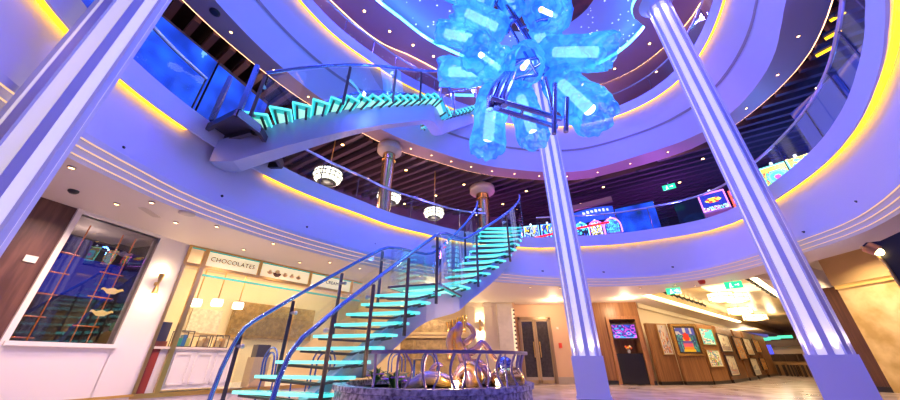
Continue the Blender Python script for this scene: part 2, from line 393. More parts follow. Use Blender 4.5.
TF = arc(TH0, TH1, .8)
mb = MB(); mb.strip([ep(t, 0, 10.62) for t in TF], [rp('D', t, .0, 10.62) for t in TF]); mb.strip([rp('D', t, 0, 10.62) for t in TF], [rp('D', t, 0, 10.74) for t in TF])
struct('ceiling_top_soffit', mb, mauve)
mb = MB(); mb.strip([ep(t, -.01, 10.62) for t in TF], [ep(t, -.01, 10.78) for t in TF]); mb.strip([ep(t, -.01, 10.78) for t in TF], [ep(t, .05, 10.78) for t in TF])
o = build('led_cove_strip', mb, cyan_led); tag(o, 'bright cyan LED cove round the starry dome', 'light strip')
star = M('starry_dome', (.45, .42, .68), .5); nt = star.node_tree; b = nt.nodes['Principled BSDF']
tc = nt.nodes.new('ShaderNodeTexCoord'); vo = nt.nodes.new('ShaderNodeTexVoronoi'); vo.inputs['Scale'].default_value = 5.5
lt = nt.nodes.new('ShaderNodeMath'); lt.operation = 'LESS_THAN'; lt.inputs[1].default_value = .13
ml = nt.nodes.new('ShaderNodeMath'); ml.operation = 'MULTIPLY'; ml.inputs[1].default_value = 2.2
nt.links.new(tc.outputs['Object'], vo.inputs['Vector']); nt.links.new(vo.outputs['Distance'], lt.inputs[0]); nt.links.new(lt.outputs[0], ml.inputs[0])
nt.links.new(ml.outputs[0], b.inputs['Emission Strength']); b.inputs['Emission Color'].default_value = (.75, .85, 1, 1)
mb = MB(); T2 = arc(0, 360, 3)
pts = [rp('E', t, .3, 11.05) for t in T2[:-1]]; med = [rp('E', t, -ringr('E', t) * .38, 11.05) for t in T2]
mb.strip([rp('E', t, .3, 11.05) for t in T2], med, False); struct('ceiling_dome', mb, star)
mb = MB(); md = [rp('E', t, -ringr('E', t) * .38, 11.0) for t in T2[:-1]]
mb.plate(md, (0, 0, .12)); struct('ceiling_medallion', mb, M('dark_red_medallion', (.22, .03, .02), .5, col2=(.06, .01, .01), scale=3))

# ---- the three columns
flute = M('lit_flute_panel', (.88, .84, .86), .4, 0, (1, .88, .88), .42)
for az, dist, w, side in COLS:
    x, y = azpt(az, dist); face = math.atan2(-x, y)      # pedestal front towards the middle of the floor
    lab = {'right': 'tall white column beside the picture gallery, ribs over lit flutes', 'middle': 'white ribbed column in front of the screen niche, lit flutes above a square pedestal', 'left': 'white ribbed column standing before the walnut wall and display window'}[side]
    c = thing('column', lab, 'column', (x, y, 0)); c['kind'] = 'structure'
    mb = MB(); mb.box((x, y, .4), (w * 1.08, w * 1.08, .8), face)
    mb.box((x, y, .03), (w * 1.14, w * 1.14, .06), face); build('pedestal', mb, paint, c)
    core = w * .46; h = 10.62
    mb = MB(); mb.tube([(x, y, .8), (x, y, h)], core, 24); build('flute_panel', mb, flute, c)
    for i in range(8):
        a = face + math.radians(-86 + 45 * i); r = w * .455
        px, py = x + r * math.cos(a), y + r * math.sin(a)
        mb = MB(); mb.box((px, py, (h + .8) / 2), (w * .12, w * .15, h - .8), a); build('rib', mb, paint, c)
    mb = MB(); mb.lathe([(w * .56, 10.30), (w * .60, 10.36), (w * .60, 10.42), (w * .8, 10.55), (w * .85, 10.62)], 24, (x, y, 0)); build('capital', mb, paint, c)
    for i in range(8):
        a = face + math.radians(-86 + 22.5 + 45 * i); r = w * .52
        if math.cos(a - math.atan2(-y, -x)) < -.35: continue
        for zz, up, ee in ((.84, 1, 16), (10.2, 0, 26)):
            L = bpy.data.lights.new('flute_uplight', 'SPOT'); L.energy = ee * FL; L.color = (1, .80, .70); L.spot_size = math.radians(60); L.spot_blend = .8; L.shadow_soft_size = .02
            lo = bpy.data.objects.new('flute_uplight', L); COL.objects.link(lo); lo.parent = c
            lo.location = (r * math.cos(a), r * math.sin(a), zz)
            lo.rotation_euler = (PI, 0, 0) if up else (0, 0, 0)
# ------------------------------------------------------------------ balustrades
def balustrade(ring, zf, zr, spans, lab, cat='balustrade', step=11.0, off=.06):
    t = thing('glass_balustrade', lab, cat, (CX, CY, zf))
    for a, b in spans:
        n = max(1, int(round((b - a) / step))); ed = [a + (b - a) * i / n for i in range(n + 1)]
        for p, q in zip(ed[:-1], ed[1:]):
            ths = arc(p + .12, q - .12, 1.5)
            mb = MB(); mb.strip([rp(ring, s, off, zf) for s in ths], [rp(ring, s, off, zr - .03) for s in ths])
            mb.strip([rp(ring, s, off + .02, zf) for s in ths], [rp(ring, s, off + .02, zr - .03) for s in ths], True, True)
            build('glass_pane', mb, clear, t)
        for s in ed:
            x, y, z = rp(ring, s, off + .01, 0); mb = MB(); mb.box((x, y, (zf + zr) / 2), (.018, .018, zr - zf), math.radians(s)); build('post', mb, dark_steel, t)
        mb = MB(); mb.tube([rp(ring, s, off + .01, zr) for s in arc(a, b, 1.5)], .028, 8); build('handrail', mb, steel, t)
    return t
balustrade('A', ZP2, 4.74, [(TH0, 75.0), (96.0, gap[0] - 1), (gap[1] + .5, TH1)], 'clear glass balustrade with steel handrail round the middle deck')
balustrade('C', ZP3, 9.45, [(TH0, 98.0), (112.0, TH1)], 'clear glass balustrade with thin handrail round the uppermost deck')

# ------------------------------------------------------------------ glass stairs
def poly(c, t): return sum(k * t ** i for i, k in enumerate(c))
tread_glass = M('lit_teal_glass_tread', (.15, .75, .72), .12, 0, (.04, .80, .66), .34)
tread_edge = M('lit_glass_tread_edge', (.5, .95, .9), .2, 0, (.10, .95, .85), 1.0)
frost = M('frosted_tread_panel', (.6, .9, .85), .5, 0, (.45, 1.0, .75), .75)
def lerp(a, b, f): return (a[0] + (b[0] - a[0]) * f, a[1] + (b[1] - a[1]) * f)
def staircase(name, lab, Rf, Lf, z0, rise, k1, kl, k2, top_poly, spine_f, spine_w, spine_h, posts, rail_h, start_rail, z_spine0, sk0):
    root = thing(name, lab, 'staircase', (*lerp(Rf(k1), Lf(k1), .5), z0))
    Z = lambda k: z0 + rise * k
    ks = [k for k in range(k1, k2 + 1)]
    for k in ks:
        if k == kl:
            a = [Rf(kl - .45), Rf(kl + .9), Lf(kl + .9), Lf(kl - .45)]
        else:
            f0, f1 = .42, .62
            a = [Rf(k - f0), Rf(k + f1), Lf(k + f1), Lf(k - f0)]
        z = Z(k)
        mb = MB(); mb.prism(a, z - .028, z); mb.mi = 2 if k == kl else 1
        # bright polished edges
        c = [(p[0], p[1]) for p in a]
        for p, q in zip(c, c[1:] + c[:1]):
            mb.bar((p[0], p[1], z - .018), (q[0], q[1], z - .018), .012, .036)
        tr = build('landing' if k == kl else 'tread', mb, [tread_glass, tread_edge, dark_steel], root)
        mb = MB(); m0 = [lerp(a[0], a[3], .12), lerp(a[1], a[2], .12), lerp(a[1], a[2], .88), lerp(a[0], a[3], .88)]
        m1 = [lerp(m0[0], m0[1], .2), lerp(m0[0], m0[1], .8), lerp(m0[3], m0[2], .8), lerp(m0[3], m0[2], .2)]
        mb.prism(m1, z - .040, z - .030); build('frosted_panel', mb, frost, tr)
        # bracket carrying the tread
        for f in (.25, .75):
            mb = MB()
            A = lerp(lerp(a[0], a[3], .03), lerp(a[1], a[2], .03), f); B = lerp(lerp(a[0], a[3], .97), lerp(a[1], a[2], .97), f)
            S1 = lerp(A, B, spine_f)
            mb.bar((A[0], A[1], z - .055), (S1[0], S1[1], z - .10), .035, .03); mb.bar((S1[0], S1[1], z - .10), (B[0], B[1], z - .055), .035, .03); build('bracket', mb, dark_steel, root)
    # spine: swept box under the treads
    sk = []; k = sk0
    while k <= k2 + 1.01: sk.append(k); k += .5
    C = [lerp(Rf(k), Lf(k), spine_f) for k in sk]
    zt = [Z(k) - .10 for k in sk]
    # soften the step at the landing
    for _ in range(2):
        C = [C[0]] + [((C[i - 1][0] + 2 * C[i][0] + C[i + 1][0]) / 4, (C[i - 1][1] + 2 * C[i][1] + C[i + 1][1]) / 4) for i in range(1, len(C) - 1)] + [C[-1]]
    V = []
    for i, c in enumerate(C):
        p, q = C[max(0, i - 1)], C[min(len(C) - 1, i + 1)]
        d = Vector((q[0] - p[0], q[1] - p[1])).normalized(); n = Vector((-d.y, d.x)) * spine_w / 2
        top = zt[i]; bot = max(top - spine_h, z_spine0(sk[i]))
        bot = min(bot, top - .05)
        V.append([(c[0] - n.x, c[1] - n.y, bot), (c[0] + n.x, c[1] + n.y, bot), (c[0] + n.x, c[1] + n.y, top), (c[0] - n.x, c[1] - n.y, top)])
    mb = MB(); N = len(V); vs = [q for g in V for q in g]
    fs = [(i * 4 + j, i * 4 + (j + 1) % 4, i * 4 + 4 + (j + 1) % 4, i * 4 + 4 + j) for i in range(N - 1) for j in range(4)]
    fs += [(3, 2, 1, 0), (N * 4 - 4, N * 4 - 3, N * 4 - 2, N * 4 - 1)]
    mb.add(vs, fs); build('spine', mb, stair_paint, root)
    if top_poly:
        mb = MB(); mb.prism(top_poly, Z(k2) - .09, Z(k2) - .005); build('landing_plate', mb, stair_paint, root)
    for side, F, rail_h, start_rail in (('near', Rf, rail_h[0], start_rail[0]), ('far', Lf, rail_h[1], start_rail[1])):
        G = Lf if side == 'near' else Rf
        def edge(k, o=.045):
            a, b = F(k), G(k); L = math.hypot(b[0] - a[0], b[1] - a[1]); return (a[0] - (b[0] - a[0]) / L * o, a[1] - (b[1] - a[1]) / L * o)
        for k in posts:
            x, y = edge(k); z = Z(k)
            mb = MB(); d = Vector((F(k + .3)[0] - F(k - .3)[0], F(k + .3)[1] - F(k - .3)[1])); 
            mb.box((x, y, z + rail_h / 2 - .12), (.05, .022, rail_h + .16), math.atan2(d.y, d.x))
            pb = build('post', mb, dark_steel, root)
            g = F(k); cdir = Vector((G(k)[0] - g[0], G(k)[1] - g[1])).normalized()
            for zz in (z - .03, z + rail_h - .22):
                mb = MB()
                mb.tube([(x, y, zz), (x + cdir.x * .09, y + cdir.y * .09, zz)], .022, 8)
                mb.sphere((x + cdir.x * .09, y + cdir.y * .09, zz), .032, 8, 6); build('clamp', mb, steel, pb)
        for a, b in zip(posts[:-1], posts[1:]):
            n = 6; kk = [a + .12 + (b - a - .24) * i / n for i in range(n + 1)]
            mb = MB(); mb.strip([(*edge(k, .01), Z(k) + .0) for k in kk], [(*edge(k, .01), Z(k) + rail_h - .03) for k in kk]); 
            mb.strip([(*edge(k, .022), Z(k) + .0) for k in kk], [(*edge(k, .022), Z(k) + rail_h - .03) for k in kk], True, True)
            build('glass_panel', mb, stair_glass, root)
        pts = [(*edge(k), z) for k, z in start_rail]
        k = posts[0]
        while k <= posts[-1] + .3: pts.append((*edge(k), Z(k) + rail_h + .02)); k += .5
        for _ in range(1):
            pts = [pts[0]] + [tuple((pts[i - 1][j] + 2 * pts[i][j] + pts[i + 1][j]) / 4 for j in range(3)) for i in range(1, len(pts) - 1)] + [pts[-1]]
        mb = MB(); mb.tube(pts, .03, 10); build('handrail', mb, rail_steel, root)
    return root
rail_steel = M('painted_sheen_steel_rail', (.22, .38, .92), .2, .85)  # blue reflected by the steel is put into its base colour
def bez(p, q, r, t): return tuple(p[i] * (1 - t) ** 2 + 2 * q[i] * t * (1 - t) + r[i] * t * t for i in (0, 1))
# lower flight: marble floor to the middle deck
RA_, RB_ = ([-1.601, 3.018, .511], [4.299, 3.394, -.375]), ([-3.161, 7.236, .594, -2.625], [6.67, .079, .323, 1.317])
LA_ = ([-2.996, 4.058, .349], [4.814, 2.319, 1.021])
def blend2(fa, fb, ka, kb, k):
    if k <= ka: return fa(k)
    if k >= kb: return fb(k)
    return lerp(fa(ka), fb(kb), (k - ka) / (kb - ka))
def lowR(k): return blend2(lambda k: tuple(poly(c, (k - 1) / 22) for c in RA_), lambda k: tuple(poly(c, (k - 1) / 22) for c in RB_), 10.55, 11.9, k)
def lowL(k): return blend2(lambda k: tuple(poly(c, (k - 1) / 22) for c in LA_), lambda k: bez((-.45, 7.55), (.78, 7.45), (.87, 8.45), (k - 12) / 11), 10.55, 11.9, k)
RISE = .178
tp = [lowR(23.5), (2.25, 9.05), (.75, 9.05), lowL(23.5)]
staircase('staircase', 'curved glass staircase with glowing teal treads rising from the marble floor', lowR, lowL, 0.0, RISE, 1, 11, 23, tp, .30, .28, .42, [1.3, 4, 7, 10, 13.2, 17, 22.6], (1.05, .88),
          ([(-1.45, 0.0), (-1.42, .25), (-1.3, .55), (-1.0, .80), (-.5, .98), (.3, 1.06)], [(.6, 0.0), (.62, .3), (.72, .62), (1.0, .90), (1.25, 1.04)]), lambda k: .02 if k < 3.3 else .50, .2)
# upper flight: middle deck to the upper deck
UA = ([-3.118, 7.357, -8.826, 5.868], [3.808, 1.353, 6.046, -4.779]); UB = ([-.989, .349, 1.187], [4.147, 4.32, -.585])
def upR(k): return blend2(lambda k: tuple(poly(c, (k - 1) / 22) for c in UA), lambda k: tuple(poly(c, (k - 1) / 22) for c in UB), 16.5, 18.0, k)
def offs(f, k, d):
    a, b = f(k - .3), f(k + .3); v = Vector((b[0] - a[0], b[1] - a[1])).normalized(); c = f(k); return (c[0] - v.y * d, c[1] + v.x * d)
def upL(k):
    fa = lambda k: offs(lambda j: tuple(poly(c, (j - 1) / 22) for c in UA), k, 1.05); fb = lambda k: offs(lambda j: tuple(poly(c, (j - 1) / 22) for c in UB), k, 1.05)
    return blend2(fa, fb, 16.5, 18.0, k)
tp = [upR(26.5), (1.15, 8.75), (.2, 9.1), upL(26.5)]
upst = staircase('staircase', 'curved glass staircase overhead, climbing from the middle deck to the uppermost deck', upR, upL, ZP2, RISE, 1, 17, 26, tp, .42, .30, .55, [1.0, 5.4, 9.6, 13.2, 16.4, 19, 25.6], (.80, .80), ([], []), lambda k: ZP2 - .6, -.6)
# steel framed platform that joins the upper stair to the deck
plat = [(-3.89, 3.90), (-3.12, 3.52), (-3.0, 3.9), (-3.12, 4.9), (-3.9, 4.9)]
mb = MB(); mb.prism(plat, ZP2 - .06, ZP2); build('entry_platform', mb, dark_steel, upst)
mb = MB()
for i in range(5):
    a, b = plat[i], plat[(i + 1) % 5]; mb.bar((a[0], a[1], ZP2 - .11), (b[0], b[1], ZP2 - .11), .06, .12)
for f in (.3, .6):
    a, b = lerp(plat[0], plat[4], f), lerp(plat[1], plat[3], f); mb.bar((a[0], a[1], ZP2 - .11), (b[0], b[1], ZP2 - .11), .07, .10)
build('platform_frame', mb, dark_steel, upst)
for (x, y) in ((-3.70, 3.78), (-3.12, 3.55)):
    mb = MB(); mb.box((x, y, ZP2 + .45), (.06, .06, .95), .3); build('gate_post', mb, rail_steel, upst)
# ------------------------------------------------------------------ chandelier of crumpled glass sleeves
def sleeve_mat():
    m = bpy.data.materials.new('crumpled_blue_glass'); m.use_nodes = True; nt = m.node_tree; N = nt.nodes.new; Lk = nt.links.new
    for n in list(nt.nodes):
        if n.type == 'BSDF_PRINCIPLED': nt.nodes.remove(n)
    out = [n for n in nt.nodes if n.type == 'OUTPUT_MATERIAL'][0]
    tc = N('ShaderNodeTexCoord')
    wz = N('ShaderNodeTexNoise'); wz.inputs['Scale'].default_value = 3.0; wz.inputs['Detail'].default_value = 3
    mxv = N('ShaderNodeVectorMath'); mxv.operation = 'MULTIPLY_ADD'; mxv.inputs[1].default_value = (.5, .5, .5)
    Lk(tc.outputs['Object'], wz.inputs['Vector']); Lk(wz.outputs['Color'], mxv.inputs[0]); Lk(tc.outputs['Object'], mxv.inputs[2])
    vo = N('ShaderNodeTexVoronoi'); vo.feature = 'DISTANCE_TO_EDGE'; vo.inputs['Scale'].default_value = 2.1; Lk(mxv.outputs[0], vo.inputs['Vector'])
    v2 = N('ShaderNodeTexVoronoi'); v2.inputs['Scale'].default_value = 4.5; Lk(mxv.outputs[0], v2.inputs['Vector'])
    nz = N('ShaderNodeTexNoise'); nz.inputs['Scale'].default_value = 2.6; nz.inputs['Detail'].default_value = 4; nz.inputs['Distortion'].default_value = 1.2; Lk(tc.outputs['Object'], nz.inputs['Vector'])
    ad0 = N('ShaderNodeMath'); ad0.operation = 'ADD'; Lk(v2.outputs['Distance'], ad0.inputs[0]); Lk(nz.outputs['Fac'], ad0.inputs[1])
    bp = N('ShaderNodeBump'); bp.inputs['Strength'].default_value = 1.0; bp.inputs['Distance'].default_value = .10; Lk(ad0.outputs[0], bp.inputs['Height'])
    mu = N('ShaderNodeMath'); mu.operation = 'MULTIPLY'; mu.inputs[0].default_value = .60; Lk(nz.outputs['Fac'], mu.inputs[1])
    ed = N('ShaderNodeMapRange'); ed.inputs['From Min'].default_value = 0; ed.inputs['From Max'].default_value = .09; ed.inputs['To Min'].default_value = .3; Lk(vo.outputs['Distance'], ed.inputs['Value'])  # shade in the creases painted as dark lines in the emission
    mu2 = N('ShaderNodeMath'); mu2.operation = 'MULTIPLY'; Lk(mu.outputs[0], mu2.inputs[0]); Lk(ed.outputs[0], mu2.inputs[1])
    cr = N('ShaderNodeValToRGB'); e = cr.color_ramp.elements; e[0].position = .06; e[0].color = (.0, .03, .40, 1); e[1].position = .50; e[1].color = (.55, .92, 1.0, 1)
    k = e.new(.27); k.color = (.01, .25, .90, 1); k = e.new(.38); k.color = (.06, .55, 1.0, 1)
    Lk(mu2.outputs[0], cr.inputs['Fac'])
    em = N('ShaderNodeEmission'); em.inputs['Strength'].default_value = .42; Lk(cr.outputs['Color'], em.inputs['Color'])
    tr = N('ShaderNodeBsdfTransparent'); tr.inputs['Color'].default_value = (.45, .75, 1, 1)
    tl = N('ShaderNodeBsdfTranslucent'); tl.inputs['Color'].default_value = (.10, .36, .80, 1); Lk(bp.outputs[0], tl.inputs['Normal'])
    gl = N('ShaderNodeBsdfGlossy'); gl.inputs['Roughness'].default_value = .12; Lk(bp.outputs[0], gl.inputs['Normal'])
    m1 = N('ShaderNodeMixShader'); m1.inputs['Fac'].default_value = .66; m2 = N('ShaderNodeMixShader'); m2.inputs['Fac'].default_value = .14; ad = N('ShaderNodeAddShader')
    Lk(tr.outputs[0], m1.inputs[1]); Lk(tl.outputs[0], m1.inputs[2]); Lk(m1.outputs[0], m2.inputs[1]); Lk(gl.outputs[0], m2.inputs[2])
    Lk(m2.outputs[0], ad.inputs[0]); Lk(em.outputs[0], ad.inputs[1]); Lk(ad.outputs[0], out.inputs['Surface'])
    return m
sleeve_glass = sleeve_mat()
tube_lamp = EM('sleeve_lamp_tube', (.78, .94, 1.0), 2.0)
amber_bulb = EM('amber_bulb', (1, .35, .12), 4.0)
pipe = M('blue_violet_pipe', (.30, .30, .62), .25, .8)
ch = thing('chandelier', 'huge chandelier of crumpled blue glass sleeves on bent metal pipes', 'chandelier', (CX, CY, 6.2), None)
SL = [((508, 33, 5.0), (457, 8, 4.6), .31), ((482, 41, 5.1), (436, 31, 4.8), .26), ((494, 72, 4.7), (439, 72, 4.5), .29),
      ((505, 72, 4.7), (474, 50, 3.9), .34), ((529, 60, 5.0), (522, 69, 4.1), .36), ((560, 18, 5.1), (538, 8, 4.3), .36),
      ((541, 52, 4.9), (611, 52, 4.8), .33), ((553, 76, 4.8), (600, 119, 4.6), .34), ((517, 88, 5.0), (536, 140, 4.9), .29),
      ((493, 88, 4.6), (487, 151, 4.5), .29), ((494, 6, 4.9), (447, -14, 4.6), .30), ((515, 18, 5.2), (503, -22, 4.7), .30),
      ((536, 8, 5.3), (566, -16, 5.2), .30), ((528, 40, 5.4), (560, 35, 5.6), .26)]
bundle = [atd(500, -6, 4.9), atd(522, 30, 4.85), atd(556, 86, 4.7)]
hubs = []
for i, (a, b, r) in enumerate(SL):
    A, B = atd(*a), atd(*b); ax = (B - A); L = ax.length; ax.normalize()
    fr = ax.to_track_quat('Z', 'Y').to_matrix()
    prof = [(.05, 0), (.07, .03), (r * .78, .05), (r * 1.0, .12), (r * 1.02, .30), (r * 1.0, .55), (r * 1.02, .80), (r * 1.02, .92), (r * .95, 1.0)]
    n = 44; vs = []; fs = []; sub = 5; P2 = []
    for (p, q) in zip(prof[:-1], prof[1:]):
        for s in range(sub): P2.append((p[0] + (q[0] - p[0]) * s / sub, p[1] + (q[1] - p[1]) * s / sub))
    P2.append(prof[-1])
    for j, (rr, zz) in enumerate(P2):
        for k in range(n):
            t = 2 * PI * k / n
            w = noise.noise(Vector((math.cos(t) * 1.7 + i * 7.3, math.sin(t) * 1.7, zz * 2.6))) * .18 + noise.noise(Vector((math.cos(t) * 3.5 + i * 3.1, math.sin(t) * 3.5, zz * 5))) * .16 + noise.noise(Vector((math.cos(t) * 7 + i * 2.1, math.sin(t) * 7, zz * 11))) * .07
            w += .02 * math.cos(4 * t + i) * zz
            dz = noise.noise(Vector((math.cos(t) * 2.2, math.sin(t) * 2.2, i * 5.0))) * .07 * zz * zz * L
            R2 = rr * (1 + w * min(1, zz * 5)); vs.append(A + fr @ Vector((R2 * math.cos(t), R2 * math.sin(t), zz * L + dz)))
    for j in range(len(P2) - 1):
        for k in range(n): fs.append((j * n + k, j * n + (k + 1) % n, (j + 1) * n + (k + 1) % n, (j + 1) * n + k))
    mb = MB(); mb.add(vs, fs, True); so = build('glass_sleeve', mb, sleeve_glass, ch)
    mb = MB(); mb.tube([A + ax * L * .22, A + ax * L * .82], .10 if i not in (3, 4, 5) else .05, 12); build('lamp_tube', mb, tube_lamp, so)
    if i in (4, 5):
        mb = MB(); mb.sphere(A + ax * L * .86, .055, 10, 8); build('amber_bulb', mb, amber_bulb, so)
    # arm from the nearest point of the main pipe
    best = min([bundle[0].lerp(bundle[2], s / 20) for s in range(21)], key=lambda q: (q - A).length)
    mid = (best + A) / 2 + Vector((0, 0, .12))
    mb = MB(); mb.tube([best, mid, A, A + ax * .08], .032, 8); build('arm', mb, pipe, ch)
    Li = bpy.data.lights.new('sleeve_inner_lamp', 'POINT'); Li.energy = INL; Li.color = (.55, .82, 1.0); Li.shadow_soft_size = .06
    lo = bpy.data.objects.new('sleeve_inner_lamp', Li); COL.objects.link(lo); lo.parent = ch; lo.location = A + ax * L * .5 - Vector((CX, CY, 6.2)) + Vector((.07, -.07, -.05))
    if i in (0, 2, 4, 6, 7, 9):
        Lt = bpy.data.lights.new('sleeve_lamp', 'POINT'); Lt.energy = CHL; Lt.color = (.20, .45, 1.0); Lt.shadow_soft_size = .12
        lo = bpy.data.objects.new('sleeve_lamp', Lt); COL.objects.link(lo); lo.parent = ch; lo.location = A + ax * L * 1.15 - Vector((CX, CY, 6.2))
mb = MB(); mb.tube([bundle[0] + Vector((-.15, 0, 1.6)), bundle[0], bundle[1], bundle[2]], .045, 10); build('main_pipe', mb, pipe, ch)
for dx in (-.16, .14):
    mb = MB(); mb.tube([p + Vector((dx, .1, .05 * dx)) for p in (bundle[0] + Vector((0, 0, .6)), bundle[0], bundle[1], bundle[2])], .03, 8); build('main_pipe', mb, pipe, ch)
a0, a1, b0, b1 = atd(490, 98, 3.75), atd(561, 119, 4.7), atd(489, 106, 4.4), atd(558, 127, 4.6)
zr_ = a0.z; a1 = atz(561, 119, zr_); b0 = atz(488, 106, zr_ - .02); b1 = atz(557, 127, zr_ - .02)
mb = MB(); mb.tube([a0, a1], .045, 8); mb.tube([b0, b1], .045, 8)
for s in (.05, .45, .95): mb.tube([a0.lerp(a1, s), b0.lerp(b1, s)], .03, 8)
build('ladder_rack', mb, pipe, ch)
for (x0, y0, x1, y1, d) in ((555, 84, 554, 134, 4.25), (567, 98, 566, 132, 4.3), (545, 78, 553, 112, 4.25)):
    mb = MB(); p, q = atd(x0, y0, d), atd(x1, y1, d); mb.tube([p, q], .04, 10); build('hanging_pipe', mb, pipe, ch)
for dx in (0, 7, 14):
    P = [atd(506 + dx * .5, 74, 4.3), atd(496 + dx, 84, 4.05), atd(490 + dx, 98, 3.9), atd(490 + dx, 110 - dx * .3, 3.9)]
    mb = MB(); mb.tube(P, .06, 10); build('bent_pipe', mb, pipe, ch)
mb = MB(); mb.tube([(CX, CY, 11.0), (CX, CY, 8.6), tuple(bundle[0] + Vector((-.15, 0, 1.6)))], .05, 10); mb.lathe([(.5, 10.98), (.5, 10.92), (.1, 10.8)], 24, (CX, CY, 0)); build('ceiling_stem', mb, steel, ch)
# ------------------------------------------------------------------ lower deck, left: walnut wall, display window, shop
A1, B1 = (-5.25, 3.5), (-4.72, 5.45)
d1 = (Vector(B1) - Vector(A1)).normalized(); n1 = Vector((-d1.y, d1.x))        # n1 points out of the room
def w1(s, off=0.0): v = Vector(A1) + d1 * s + n1 * off; return (v.x, v.y)
def s1(px, py): p = onwall(px, py, A1, B1); return (Vector((p.x, p.y)) - Vector(A1)).dot(d1)
sa, sb = s1(81, 214), s1(137, 290)      # window opening along the wall
LV = .26                                # raised shop level
def quadp(s0, s1_, o0, o1): return [w1(s0, o0), w1(s1_, o0), w1(s1_, o1), w1(s0, o1)]
mb = MB(); mb.prism(quadp(-5, sa - .06, 0, .1), 0, Z1); struct('wall_walnut', mb, walnut)
mb = MB(); mb.prism(quadp(sa - .03, sb + .02, 0, .12), 0, .89); mb.prism(quadp(sa - .03, sb + .02, .0, 1.2), 2.53, Z1); struct('wall_left', mb, lilac_wall)
mb = MB(); mb.prism(quadp(sa - .03, sb + .05, -.05, .12), .87, .92); struct('trim_5', mb, white_gloss)
mb = MB(); mb.prism(quadp(sb, 2.02, 0, .14), 0, Z1); struct('wall_pier', mb, lilac_wall)
win = thing('window_1', 'tall shop window with copper rods and glass bowls behind dark glass', 'window', (*w1(sa), .89)); win['kind'] = 'structure'
mb = MB(); mb.prism(quadp(sa - .06, sa, -.03, .12), 0, Z1); mb.prism(quadp(sb, sb + .05, -.02, .10), .92, Z1); mb.prism(quadp(sa, sb, -.02, .08), 2.53, Z1); build('window_frame', mb, white_gloss, win)
mb = MB(); mb.prism(quadp(sa, sb, .03, .04), .92, 2.53); build('window_pane', mb, dark_glass, win)
mb = MB(); mb.prism(quadp(sa - .1, sb + .35, 1.15, 1.2), .6, 2.6); mb.prism(quadp(sa - .12, sa - .1, .1, 1.2), .6, 2.6); mb.prism(quadp(sb + .35, sb + .37, .1, 1.2), .6, 2.6); mb.prism(quadp(sa - .1, sb + .35, .1, 1.2), .85, .88)
struct('wall_alcove', mb, M('dark_alcove', (.07, .05, .05), .4))
mb = MB(); mb.prism(quadp(sa + .2, sb + .3, 1.10, 1.14), 1.62, 2.2); o = build('painted_reflection_panel', mb, M('painted_blue_reflection', (.02, .03, .35), .15, 0, (.02, .03, .5), .35), None, loc=(*w1(.9, 1.1), 1.62)); tag(o, 'added deep blue panel standing in for a reflection in the display window', 'panel')  # added blue panel paints the fascia's reflection in the window glass
mb = MB(); mb.prism(quadp(sa - .05, sa + .45, 1.05, 1.12), .9, 1.5); o = build('lit_cabinet', mb, M('green_lit_cabinet', (.1, .14, .12), .2, 0, (.25, .4, .32), .25), None, loc=(*w1(.5, 1.05), .9)); tag(o, 'greenish lit cabinet at the lower back of the display window', 'cabinet')
copper = M('copper_painted_glow', (.95, .35, .12), .25, 1.0, (1, .22, .02), .30)  # rods are no lamps; the orange glow paints light falling on them
OFFA = tuple(Vector(A1) + n1 * .30); OFFB = tuple(Vector(B1) + n1 * .30)
def wr(px, py): return onwall(px, py, OFFA, OFFB)
for nm, (a, b), rows, lb in (('copper_ladder', ((60, 251), (76, 252)), (.97, 1.22, 1.5, 1.78, 2.05), 'pair of slim copper rods with rungs at the walnut side of the display window'),
                             ('copper_ladder', ((107, 268), (121, 270)), (1.15, 1.55, 1.9, 2.2), 'pair of slim copper rods with rungs at the pier side of the display window')):
    p, q = wr(*a), wr(*b); t = thing(nm, lb, 'display rack', (p.x, p.y, .92))
    for r in (p, q):
        mb = MB(); mb.tube([(r.x, r.y, .92), (r.x, r.y, 2.5)], .008, 8); build('rod', mb, copper, t)
    for z in rows:
        mb = MB(); e = (q - p) * .35; mb.tube([(p.x - e.x, p.y - e.y, z), (q.x + e.x, q.y + e.y, z)], .009, 6); build('rung', mb, copper, t)
amber_glass = M('amber_art_glass', (.9, .6, .2), .08, 0, (1, .62, .18), 1.0)  # emission put into the glass so the bowls look lit
def bowl(px, py, r, lab, mat_=amber_glass):
    c = wr(px, py); c = c - Vector((n1.x, n1.y, 0)) * .07; mb = MB(); n = 24; vs = []; fs = []
    prof = [(.02, -.06), (.45, -.05), (.6, .0), (.8, .10), (1.05, .16), (1.25, .15)]
    for rr, z in prof:
        for k in range(n):
            a = 2 * PI * k / n; w = .012 * math.sin(6 * a) * (rr > .7); vs.append((c.x + r * rr * math.cos(a), c.y + r * rr * math.sin(a), c.z + z * r * 3 + w))
    for j in range(len(prof) - 1):
        for k in range(n): fs.append((j * n + k, j * n + (k + 1) % n, (j + 1) * n + (k + 1) % n, (j + 1) * n + k))
    mb.add(vs, fs, True); o = build('glass_bowl', mb, mat_, None, loc=tuple(c)); return tag(o, lab, 'bowl', 'art glass bowls in the window')
bowl(108, 293, .10, 'wavy amber glass bowl, middle one of three on the copper rods'); bowl(97, 315, .10, 'wavy amber glass bowl, lowest of three on the copper rods'); bowl(120, 256, .08, 'pale clear glass bowl, topmost of three on the copper rods', M('pale_art_glass', (.6, .6, .75), .08))
c = wr(111, 226); mb = MB(); mb.sphere(c, .03); mb.tube([c, (c.x, c.y, 2.53)], .005, 5); o = build('globe_lamp', mb, soft_lamp, None, loc=tuple(c)); tag(o, 'small round globe lamp hanging at the top of the display window', 'lamp')
